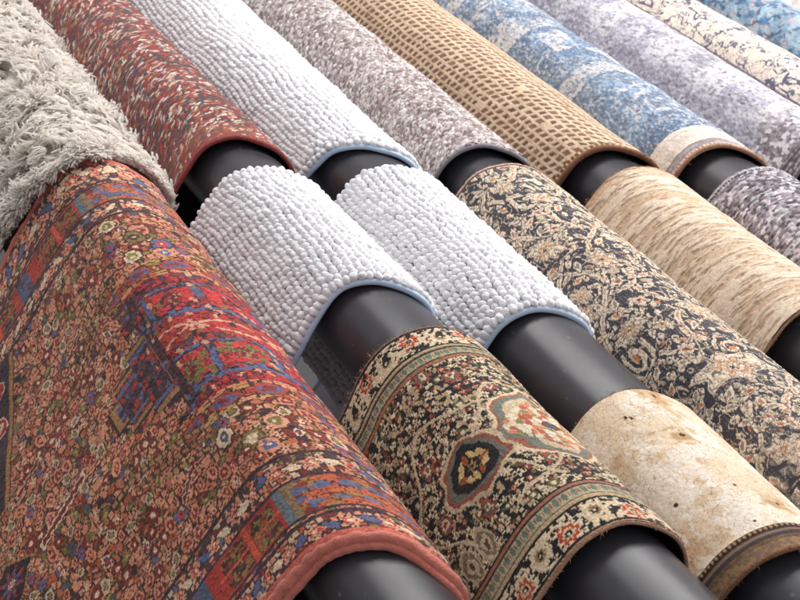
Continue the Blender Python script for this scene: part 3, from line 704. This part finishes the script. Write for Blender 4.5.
def paint_rib(cv, dr):
    U, S = cv.U, cv.S
    ws = S + .005 * (fbm(U / .05, S / .04, 3) - .5) * 2 + .05 * U
    n = fbm(U / .024, ws / .0046, 5, 3); br = fbm(U / .10, S / .03, 25, 3)
    cv.fill(np.ones(U.shape), (206, 180, 153)); r_ = sstep(.42, .56, n + (br - .5) * .3)
    cv.fill(r_, (222, 201, 178), .9); cv.fill(sstep(.62, .74, n), (230, 213, 194), .7)
    cv.fill(sstep(.60, .72, fbm(U / .0055, ws / .0026, 15, 2)) * (1 - .6 * r_), (156, 124, 100), .75)
    cv.fill(sstep(.44, .32, br), (196, 166, 136), .5); cv.fill(S > dr.shi - .004, (190, 150, 116))
    cv.weave(.10, .002, .002, 4); cv.H = .0016 * r_ + .0006 * (fbm(U / .003, S / .003, 7, 2) - .5)

def paint_grey(cv, dr):
    U, S = cv.U, cv.S
    ws = S + .004 * (fbm(U / .05, S / .03, 3) - .5) * 2; q = ws / .0065; fs = q - np.floor(q); row = np.floor(q)
    f1, f2, idv, id2 = voro(U / .0060, ws / .0040, 9, 1.0); cl = fbm(U / .04, S / .025, 19, 3)
    cv.pick(np.clip(idv + (cl - .5) * .7, 0, .999), [((92, 84, 92), 20), ((122, 114, 122), 24), ((154, 146, 152), 24), ((186, 180, 184), 18), ((212, 206, 210), 12)])
    cv.fill((id2 > .96), (146, 100, 100), .6); cv.fill((S > dr.shi - .008) & ((U / .005) % 1 < .5), (84, 78, 86)); cv.fill((S > dr.shi - .003), (190, 184, 188))
    cv.weave(.10, .002, .002, 4); cv.H = .0014 * np.sin(math.pi * fs) + .0022 * (.6 - f1)

# ------------------------------------------------------------------ things
M_TUBE = mat_plain('black painted steel', (55, 53, 57), 0.30, 0.5, noise=.16, nscale=30, rvar=.06, bump=.05, bscale=900)
def scuffs(m):
    nt = m.node_tree; b = nt.nodes['Principled BSDF']; src = b.inputs['Base Color'].links[0].from_socket
    tc = nt.nodes.new('ShaderNodeTexCoord'); vo = nt.nodes.new('ShaderNodeTexVoronoi'); vo.inputs['Scale'].default_value = 26
    mp = nt.nodes.new('ShaderNodeMapping'); mp.inputs['Scale'].default_value = (1, .7, 1)
    nt.links.new(tc.outputs['Object'], mp.inputs['Vector']); nt.links.new(mp.outputs['Vector'], vo.inputs['Vector'])
    r = nt.nodes.new('ShaderNodeMapRange'); r.inputs['From Min'].default_value = .09; r.inputs['From Max'].default_value = .05; r.inputs['To Max'].default_value = .55
    nt.links.new(vo.outputs['Distance'], r.inputs['Value'])
    n = nt.nodes.new('ShaderNodeTexNoise'); n.inputs['Scale'].default_value = 5; n.inputs['Detail'].default_value = 8; n.inputs['Roughness'].default_value = .7
    nt.links.new(tc.outputs['Object'], n.inputs['Vector'])
    r2 = nt.nodes.new('ShaderNodeMapRange'); r2.inputs['From Min'].default_value = .55; r2.inputs['From Max'].default_value = .8; r2.inputs['To Max'].default_value = .35
    nt.links.new(n.outputs['Fac'], r2.inputs['Value'])
    add = nt.nodes.new('ShaderNodeMath'); add.operation = 'MAXIMUM'; nt.links.new(r.outputs['Result'], add.inputs[0]); nt.links.new(r2.outputs['Result'], add.inputs[1])
    mx = nt.nodes.new('ShaderNodeMix'); mx.data_type = 'RGBA'; nt.links.new(add.outputs['Value'], mx.inputs['Factor']); nt.links.new(src, mx.inputs['A']); mx.inputs['B'].default_value = (.13, .125, .12, 1)
    nt.links.new(mx.outputs['Result'], b.inputs['Base Color'])
scuffs(M_TUBE)
TL = {0: 'nearest black tube, under the shaggy cream rug and the red patterned rug',
      1: 'black tube under the black and cream carpet with the red outlined medallion',
      2: 'black tube leading from a white mat into the crackled beige runner',
      3: 'black tube between the grey heather rug and the charcoal floral rug',
      4: 'black tube between the brown basketweave rug and the ribbed sand rug',
      5: 'black tube between the worn blue rug and the mottled grey rug',
      6: 'black tube under the faded lavender rug at the right edge',
      7: 'black tube hidden inside the cream rug with navy vines',
      8: 'black tube hidden inside the teal and tan distressed rug',
      9: 'farthest black tube, under the plain off-white rug in the top right corner'}
for i in range(10):
    n = 96; ys = [0.60, 0.604, 3.55, 3.554]; rr = [R - .003, R, R, R - .003]
    prof = [(.604, R - .008), (.600, R - .006), (.600, R - .002), (.602, R)] + [(y, R) for y in np.linspace(.7, 3.5, 40)] + [(3.552, R), (3.554, R - .002), (3.554, R - .006), (3.55, R - .008)] + [(y, R - .008) for y in np.linspace(3.4, .75, 10)]
    a = np.linspace(0, 2 * math.pi, n, endpoint=False)
    V = np.concatenate([tube_point(i, np.full(n, y), r_ * np.cos(a), r_ * np.sin(a)) for y, r_ in prof])
    m = len(prof); ii = np.arange(m)[:, None]; kk = np.arange(n)[None, :]
    F = np.stack([ii * n + kk, ((ii + 1) % m) * n + kk, ((ii + 1) % m) * n + (kk + 1) % n, ii * n + (kk + 1) % n], -1).reshape(-1, 4)[:, ::-1]
    base = tube_point(i, np.array(.6), 0., -R)
    o = raw_mesh('display_tube', V - base, F, M_TUBE); o.location = base
    tag(o, TL[i], 'tube', 'black display tubes of the rug rack')

Y1 = mat_yarn('wool knots', .85, .2, .45, 380, .22)
Y2 = mat_yarn('loop yarn', .9, .25, .4, 500, .15)
Y3 = mat_yarn('flat weave', .9, .15, .5, 330, .16)
B_PINK = mat_plain('salmon overcast wool', (198, 116, 100), .9, .15, noise=.22, nscale=160, bump=.8, bscale=260, sheen=.3)
B_RED = mat_plain('dull red overcast wool', (140, 70, 68), .9, .15, noise=.25, nscale=160, bump=.6, bscale=300)
B_TAN = mat_plain('tan hem', (168, 132, 108), .9, .15, noise=.25, nscale=160, bump=.5, bscale=300)
B_BRN = mat_plain('brown hem', (128, 92, 70), .9, .15, noise=.35, nscale=120, bump=.5, bscale=300)
B_GRY = mat_plain('grey hem', (150, 142, 146), .9, .15, noise=.3, nscale=120, bump=.5, bscale=300)
B_DRK = mat_plain('dark hem', (58, 48, 50), .9, .15, noise=.25, nscale=160, bump=.5, bscale=300)

lo_drop = lambda s, d=.045: [(-.40, s + .006), (-.16, s + .004), (-.09, s), (-.05, s - .008), (-.02, s - .014 - d * .2), (.03, s - .02 - d * .3), (.2, s - .02 - d * .3)]
hi_edge = lambda s: [(-.40, s + .010), (-.20, s + .008), (-.10, s), (-.05, s - .012), (-.02, s - .022), (.05, s - .03), (.2, s - .03)]
far = lambda s: [(-1, s), (1, s)]

# tube 0
D0 = Drape(0, [(-.60, 1.092), (-.18, 1.086), (-.12, 1.080), (-.077, 1.067), (-.045, 1.054), (-.015, 1.036), (.0, 1.008), (.05, .99), (.3, .99)],
           [(-.60, 1.935), (-.27, 1.925), (-.22, 1.938), (-.17, 1.946), (-.13, 1.938), (-.07, 1.920), (-.046, 1.910), (-.027, 1.893), (-.01, 1.872), (.05, 1.86), (.3, 1.86)],
           hf=8.2, hb=6, lean=-.02, fold=.010, seed=3, wav=.0030, thick=.007, back=1.02)
D0.slo, D0.shi = 1.062, 1.905
woven('persian_rug', 'large red and salmon patterned rug with thick pink edging, over the nearest tube', 'rug', D0, paint_red_persian, .00105, .00115, Y1, ua=-.53, ub=.02, bind=B_PINK, brad=.0062, blift=-.005, back=M_DARKBACK, bout=.002, knot=.0019)

bindings(D0, [o for o in COL.objects if o.name == 'persian_rug'][0], B_PINK, .0045, -.011, out=.0085)

# tube 1
D1a = Drape(1, lo_drop(1.900, .09), far(3.45), seed=5, wav=.002)
woven('flecked_rug', 'red, charcoal and cream flecked wool rug lying right beside the cream shag', 'rug', D1a, paint_fleck, .0011, .0013, Y1, ua=-.22, ub=.02, bind=B_RED, brad=.0033, back=M_DARKBACK)
D1c = Drape(1, [(-.4, .942), (-.1, .942), (-.05, .944), (0, .928), (.1, .915), (.3, .915)], [(-.4, 1.325), (-.2, 1.330), (-.15, 1.338), (-.1, 1.333), (-.04, 1.329), (.0, 1.320), (.2, 1.31)], seed=7, wav=.0024, thick=.005, hf=4.2)
D1c.slo, D1c.shi = .944, 1.333
woven('persian_rug', 'black and cream floral rug with red outlined medallion and rosette borders', 'rug', D1c, paint_black_persian, .0009, .0010, Y1, ua=-.30, ub=.03, bind=B_TAN, brad=.0022, blift=-.002, back=M_DARKBACK, knot=.0015)

# tube 2
D2c = Drape(2, [(-.4, .884), (-.14, .882), (-.1, .876), (-.05, .869), (0, .855), (.2, .85)], [(-.4, 1.160), (-.1, 1.159), (-.06, 1.155), (-.035, 1.143), (0, 1.12), (.2, 1.11)], seed=9, wav=.002, thick=.006)
D2c.slo, D2c.shi = .875, 1.157
woven('crackled_rug', 'beige crackled runner with tan stains and small dark spots and a brown ridged hem', 'rug', D2c, paint_crackle, .0010, .0010, Y2, ua=-.22, ub=.03, bind=B_BRN, brad=.0026, back=M_BACK)

# tube 3
D3a = Drape(3, lo_drop(1.788, .075), far(3.45), seed=15, wav=.002)
woven('looped_rug', 'grey heather looped rug with brownish flecks, between the top white mat and the brown basketweave', 'rug', D3a, paint_heather, .0014, .0018, Y2, ua=-.22, ub=.02, bind=B_GRY, brad=.0036, back=M_DARKBACK)
D3c = Drape(3, far(.68), hi_edge(1.722), seed=17, wav=.0022, thick=.005)
woven('floral_rug', 'charcoal and cream floral carpet with big pale blossoms, long strip in the middle right', 'rug', D3c, paint_floral, .0010, .0012, Y3, ua=-.24, ub=.03, bind=B_DRK, brad=.0020, blift=-.002, back=M_DARKBACK)

# tube 4
D4a = Drape(4, lo_drop(1.722, .085), far(3.45), seed=19, wav=.0026)
woven('basketweave_rug', 'brown and tan basketweave rug with rows of small dark squares', 'rug', D4a, paint_basket, .0013, .0018, Y2, ua=-.22, ub=.02, bind=B_BRN, brad=.0044, back=M_DARKBACK)
D4c = Drape(4, far(1.244), hi_edge(1.645), seed=21, wav=.0022, thick=.005)
woven('ribbed_rug', 'sand coloured ribbed rug with fine broken lines round the tube', 'rug', D4c, paint_rib, .0012, .0009, Y2, ua=-.20, ub=.02, bind=B_TAN, brad=.0024, back=M_BACK)

# tube 5
D5a = Drape(5, lo_drop(1.678, .080), far(3.45), seed=23, wav=.0026)
woven('faded_rug', 'worn sky blue rug with a cream end stripe and grey hem', 'rug', D5a, paint_blue, .0014, .0018, Y3, ua=-.20, ub=.02, bind=B_TAN, brad=.0036, back=M_BACK)
D5c = Drape(5, far(1.10), hi_edge(1.594), seed=25, wav=.0022)
woven('mottled_rug', 'mottled grey rug with reddish specks, down the tube from the worn blue rug', 'rug', D5c, paint_grey, .0014, .0014, Y2, ua=-.20, ub=.02, bind=B_GRY, brad=.0024, back=M_DARKBACK)

# tubes 6 to 9
D6 = Drape(6, lo_drop(1.616, .06), far(3.45), seed=27, wav=.0026)
woven('faded_rug', 'faded lavender grey rug with whitish patches, turning dark and ridged at its end', 'rug', D6, paint_lavender, .0015, .0019, Y3, ua=-.20, ub=.02, bind=B_GRY, brad=.0034, back=M_DARKBACK)
D7 = Drape(7, far(1.40), far(3.45), seed=29, wav=.0026)
woven('vine_rug', 'cream rug with thin navy vine drawing near the top right', 'rug', D7, paint_vine, .0015, .0019, Y3, ua=-.20, ub=.02, bind=B_TAN, back=M_BACK)
D8 = Drape(8, far(1.40), far(3.45), seed=31, wav=.0026)
woven('distressed_rug', 'teal blue and tan distressed rug in the top right, behind the cream vine rug', 'rug', D8, paint_teal, .0016, .002, Y3, ua=-.20, ub=.02, bind=B_TAN, back=M_BACK)
D9 = Drape(9, far(1.40), far(3.45), seed=33, wav=.0026)
woven('pale_rug', 'off-white rug cut by the top right corner of the picture', 'rug', D9, paint_white, .002, .0024, Y2, ua=-.20, ub=.02, bind=B_TAN, back=M_BACK)

# ------------------------------------------------------------------ bobbly chenille mats
def ico(sub):
    t = (1 + 5 ** .5) / 2
    v = [(-1, t, 0), (1, t, 0), (-1, -t, 0), (1, -t, 0), (0, -1, t), (0, 1, t), (0, -1, -t), (0, 1, -t), (t, 0, -1), (t, 0, 1), (-t, 0, -1), (-t, 0, 1)]
    f = [(0, 11, 5), (0, 5, 1), (0, 1, 7), (0, 7, 10), (0, 10, 11), (1, 5, 9), (5, 11, 4), (11, 10, 2), (10, 7, 6), (7, 1, 8), (3, 9, 4), (3, 4, 2), (3, 2, 6), (3, 6, 8), (3, 8, 9), (4, 9, 5), (2, 4, 11), (6, 2, 10), (8, 6, 7), (9, 8, 1)]
    v = [np.array(p) / np.linalg.norm(p) for p in v]
    for _ in range(sub):
        cache = {}; nf = []
        def mid(a, b):
            k = (min(a, b), max(a, b))
            if k not in cache:
                p = v[a] + v[b]; v.append(p / np.linalg.norm(p)); cache[k] = len(v) - 1
            return cache[k]
        for a, b, c in f:
            ab, bc, ca = mid(a, b), mid(b, c), mid(c, a); nf += [(a, ab, ca), (b, bc, ab), (c, ca, bc), (ab, bc, ca)]
        f = nf
    return np.array(v), np.array(f)
IV, IF = ico(2)
M_CHEN = mat_yarn('white chenille', .98, .12, 1.0, 420, .08, spec=.05)
M_MATBASE = mat_plain('pale blue mat base', (206, 212, 222), .8, .2, noise=.06, nscale=120, bump=.3, bscale=400)
M_RIM = mat_plain('pale blue mat rim', (190, 208, 230), .7, .25, noise=.05, nscale=150, bump=.2, bscale=500)

def bobble_mat(label, dr, pitch=.0104, pu=.0094, seed=1):
    rg = np.random.default_rng(seed)
    root = empty('bath_mat', tube_point(dr.i, np.array(dr.slo), 0., 0.), label, 'bath mat', 'white bobbly bath mats')
    H0 = -.0065
    dr.thick = .0105
    u = np.linspace(dr.u0, dr.u1, 200); s = np.linspace(dr.slo, dr.shi, 90)
    U, S = np.meshgrid(u, s, indexing='ij')
    raw_mesh('base_cloth', dr.at(U, S, H0 + 0 * U).reshape(-1, 3), grid_faces(len(u), len(s)), M_MATBASE, parent=root)
    backing(dr, root, M_MATBASE, lift=H0)
    V = []; F = []; C = []; off = 0
    uu = np.arange(dr.u0 + pu * .5, dr.u1 - pu * .3, pu)
    nb = max(1, int(round((dr.shi - dr.slo) / pitch)))
    for k, a in enumerate(uu):
        ss = dr.slo + (np.arange(nb) + .5) * (dr.shi - dr.slo) / nb
        for b in ss:
            inner = min(b - dr.slo, dr.shi - b) > pitch
            ph = .5 * pitch * (k % 2) * (1 if inner else .0)
            wv = .0040 * math.sin(b / .060 + k * .10 + seed) + .0016 * math.sin(b / .023 + 1.7 * seed + k * .2)
            a2 = a + (wv + rg.normal(0, .0004) if inner else rg.normal(0, .0004)); b2 = b + (ph + rg.normal(0, .0006) if inner else rg.normal(0, .0006))
            if b2 > dr.shi - .003 or a2 < dr.u0 or a2 > dr.u1: continue
            q = rg.uniform(.90, 1.10)
            r_u, r_s, r_h = pu * .55 * q, pitch * .58 * q * rg.uniform(.95, 1.12), pu * .54 * q
            rot = rg.normal(0, .4) + .3
            x, y, z = IV[:, 0], IV[:, 1], IV[:, 2]
            lump = 1 + .07 * np.sin(4 * x + rg.uniform(0, 6)) * np.sin(3.6 * y + rg.uniform(0, 6)) + .04 * np.sin(5 * z + rg.uniform(0, 6)) + rg.normal(0, .030, len(x))
            lu = (x * math.cos(rot) * r_u - y * math.sin(rot) * r_s) * lump; ls = (x * math.sin(rot) * r_u + y * math.cos(rot) * r_s) * lump
            lu = lu + z * r_h * rg.normal(0, .16); ls = ls + z * r_h * (.22 + .16 * rg.normal())
            lh = z * r_h * lump
            hc = r_h * .52 + H0 + .001 + rg.normal(0, .0004)
            c0 = dr.at(np.array(a2), np.array(b2), np.array(hc))
            tx = np.interp(a2, dr.pu, -dr.N[:, 1] * -1); nx = np.interp(a2, dr.pu, dr.N[:, 0]); nz = np.interp(a2, dr.pu, dr.N[:, 1])
            P3 = np.stack([lu * nz + lh * nx, ls, -lu * nx + lh * nz], -1) * K
            V.append(c0 + P3); F.append(IF + off); off += len(IV)
            g = rg.uniform(.93, 1.03)
            C.append(np.tile(lin((230, 229, 231)) * g, (len(IV), 1)))
    raw_mesh('bobble_pile', np.concatenate(V), np.concatenate(F), M_CHEN, np.concatenate(C), parent=root)
    bindings(dr, root, M_RIM, .0040, -.0085, name='rim', twist=False)
    return root

D1b = Drape(1, [(-.4, 1.470), (-.12, 1.474), (-.09, 1.473), (-.055, 1.462), (-.04, 1.455), (-.025, 1.446), (.0, 1.430), (.1, 1.42), (.3, 1.42)], [(-.4, 1.815), (-.17, 1.820), (-.1, 1.806), (-.07, 1.792), (-.046, 1.782), (-.02, 1.765), (.05, 1.75), (.3, 1.75)], top=1.21, front=1.33, hf=3.2, hb=.8, seed=41, wav=.0012)
D1b.slo, D1b.shi = 1.466, 1.800
bobble_mat('white bobbly mat between the red flecked rug and the black and cream carpet', D1b, seed=3)
D2b = Drape(2, [(-.4, 1.360), (-.12, 1.358), (-.09, 1.355), (-.06, 1.352), (-.045, 1.347), (-.03, 1.342), (0, 1.332), (.3, 1.322)], [(-.4, 1.765), (-.15, 1.765), (-.1, 1.757), (-.05, 1.739), (0, 1.72), (.3, 1.715)], top=1.20, front=1.33, hf=3.7, hb=6.0, seed=43, wav=.0012)
D2b.slo, D2b.shi = 1.354, 1.754
bobble_mat('white bobbly mat with pale blue rim, just up the tube from the beige crackled runner', D2b, seed=5)
D2a = Drape(2, [(-.4, 1.872), (-.16, 1.868), (-.1, 1.847), (-.055, 1.822), (-.04, 1.810), (-.025, 1.80), (0, 1.785), (.3, 1.775)], far(2.90), top=1.20, front=1.33, hf=3.2, hb=2.5, seed=45, wav=.0026)
D2a.slo = 1.845
bobble_mat('white bobbly mat at the top, between the red flecked and grey heather rugs', D2a, seed=7)

# ------------------------------------------------------------------ cream shag
def shag(label, dr):
    rg = np.random.default_rng(21)
    root = empty('shag_rug', tube_point(0, np.array(dr.slo), 0., 0.), label, 'rug')
    M = mat_yarn('cream shag yarn', .8, .3, .25, 600, .03, spec=.2)
    nt = M.node_tree; pb = nt.nodes['Principled BSDF']; tl = nt.nodes.new('ShaderNodeBsdfTranslucent'); ms = nt.nodes.new('ShaderNodeMixShader'); ms.inputs[0].default_value = .6
    nt.links.new(pb.inputs['Base Color'].links[0].from_socket, tl.inputs['Color']); nt.links.new(pb.outputs[0], ms.inputs[1]); nt.links.new(tl.outputs[0], ms.inputs[2]); nt.links.new(ms.outputs[0], nt.nodes['Material Output'].inputs[0])
    u = np.linspace(dr.u0, dr.u1, 160); s = np.linspace(dr.slo, dr.shi, 120); U, S = np.meshgrid(u, s, indexing='ij')
    raw_mesh('base_cloth', dr.at(U, S, 0 * U - .001).reshape(-1, 3), grid_faces(len(u), len(s)), mat_plain('shag base', (246, 238, 226), .95, .1, noise=.2, nscale=100), parent=root)
    backing(dr, root, M_BACK)
    ntuft = 3500; per = 14; NP = 7
    tu = rg.uniform(max(dr.u0, -.42), .10, ntuft); ts = rg.uniform(dr.slo, dr.shi, ntuft); ts[:520] = dr.slo + rg.uniform(-.001, .012, 520)
    n = ntuft * per
    # a lock of yarn leans one way; its strands start apart and close up towards the tip
    fu = (fbm(tu / .035, ts / .035, 71, 2) - .5) * 3.4 + rg.normal(0, .40, ntuft) - .35; fs = (fbm(tu / .035 + 9, ts / .035, 75, 2) - .5) * 3.4 + rg.normal(0, .40, ntuft) - .12; fs[:520] -= .35
    lu = np.repeat(fu, per) + rg.normal(0, .17, n); ls = np.repeat(fs, per) + rg.normal(0, .18, n)
    ln = np.repeat(rg.uniform(.022, .038, ntuft) * np.where(tu > -.03, .75, 1.0), per) * rg.uniform(.72, 1.12, n)
    a = np.repeat(tu, per) + rg.normal(0, .0026, n); b = np.repeat(ts, per) + rg.normal(0, .0026, n)
    ph = np.repeat(rg.uniform(0, 6.28, ntuft), per) + rg.normal(0, .5, n); cr = np.repeat(rg.uniform(.0016, .0046, ntuft), per)
    t = np.linspace(0, 1, NP)[None, :]
    nrm = np.sqrt(1 + lu ** 2 + ls ** 2)
    bend = t ** 1.6
    PU = a[:, None] + (lu * ln / nrm)[:, None] * bend * 1.1 + cr[:, None] * np.sin(9 * t + ph[:, None])
    PS = b[:, None] + (ls * ln / nrm)[:, None] * bend * 1.1 + cr[:, None] * np.cos(8 * t + ph[:, None] * 1.7)
    PH = (ln / nrm)[:, None] * (t * 1.15 - .22 * t ** 3 * np.abs(np.hypot(lu, ls))[:, None]) + .0004
    w = (.0014 * rg.uniform(.75, 1.25, n))[:, None] * (1 - .40 * t ** 3) * (.8 + .4 * np.minimum(1, t * 4))
    pu = np.clip(PU, dr.u0, dr.u1)
    c = dr.at(pu, PS, PH)
    g = np.gradient(c, axis=1); g /= np.linalg.norm(g, axis=2)[..., None] + 1e-12
    ax = np.cross(g, np.array([.3, .8, .52])); ax /= np.linalg.norm(ax, axis=2)[..., None] + 1e-12
    ay = np.cross(g, ax); seg = 4
    V = np.zeros((n, NP, seg, 3), np.float32)
    for k in range(seg):
        an = k * 2 * math.pi / seg + .4
        V[:, :, k] = c + (w * K)[..., None] * (math.cos(an) * ax + math.sin(an) * ay)
    i = np.arange(n)[:, None, None] * NP * seg; j = np.arange(NP - 1)[None, :, None] * seg; k = np.arange(seg)[None, None, :]
    F = np.stack([i + j + k, i + j + (k + 1) % seg, i + j + seg + (k + 1) % seg, i + j + seg + k], -1).reshape(-1, 4)
    colr = np.array([.982, .948, .908]) * (1 + np.clip(np.repeat(rg.normal(0, .02, ntuft), per) + rg.normal(0, .015, n), -.06, .008))[:, None]
    C = np.broadcast_to(np.clip(colr, 0, .98)[:, None, None, :], (n, NP, seg, 3))
    raw_mesh('shag_pile', V.reshape(-1, 3), F, M, C.reshape(-1, 3), parent=root)
DS = Drape(0, [(-.6, 1.962), (-.17, 1.968), (-.1, 1.945), (-.05, 1.926), (0, 1.905), (.05, 1.90), (.3, 1.90)], far(2.95), top=1.20, front=1.30, hf=5.0, hb=3.5, lean=0.0, seed=51, wav=.003)
DS.slo = 1.945
shag('fluffy cream long-pile shag rug in the top left, beside the red flecked rug', DS)

# ------------------------------------------------------------------ setting
M_FLOOR = mat_plain('floor', (92, 90, 90), .6, .3, noise=.15, nscale=6, bump=.1, bscale=60)
v = [(-3, -2, 0), (7, -2, 0), (7, 9, 0), (-3, 9, 0)]
fl = raw_mesh('floor', v, [[0, 1, 2, 3]], M_FLOOR, smooth=False); fl['kind'] = 'structure'

# ------------------------------------------------------------------ light
w = bpy.data.worlds.new('World'); SC.world = w; w.use_nodes = True
bg = w.node_tree.nodes['Background']; bg.inputs[0].default_value = (.87, .865, .90, 1); bg.inputs[1].default_value = 0.70

def area(name, loc, target, sx, sy, power, col):
    l = bpy.data.lights.new(name, 'AREA'); l.shape = 'RECTANGLE'; l.size = sx; l.size_y = sy; l.energy = power; l.color = col
    o = bpy.data.objects.new(name, l); COL.objects.link(o); o.location = loc
    import mathutils
    d = mathutils.Vector(target) - mathutils.Vector(loc); o.rotation_euler = d.to_track_quat('-Z', 'Y').to_euler()
    return o
area('ceiling_lamp', (1.45, 3.2, CAMH + 2.3), (1.75, 3.0, CAMH - .3), 1.3, 8.0, 235, (1, .985, .97))

# ------------------------------------------------------------------ camera
cam = bpy.data.cameras.new('camera'); co = bpy.data.objects.new('camera', cam); COL.objects.link(co); SC.camera = co
import mathutils
Mx = mathutils.Matrix(((AX[0], AX[1], AX[2], 0.0), (AY[0], AY[1], AY[2], 0.0), (AZ[0], AZ[1], AZ[2], CAMH), (0, 0, 0, 1)))
co.matrix_world = Mx
cam.sensor_width = 36; cam.lens = FPX / 800 * 36; cam.clip_end = 100; cam.clip_start = .05
cam.dof.use_dof = True; cam.dof.focus_distance = 1.78 * K; cam.dof.aperture_fstop = 13.0
SC.view_settings.view_transform = 'Standard'; SC.view_settings.look = 'None'; SC.view_settings.exposure = 0; SC.view_settings.gamma = 1
SC.render.engine = 'CYCLES'; SC.cycles.diffuse_bounces = 14; SC.cycles.transmission_bounces = 14; SC.cycles.max_bounces = 24; SC.render.resolution_x = 1024; SC.render.resolution_y = 768
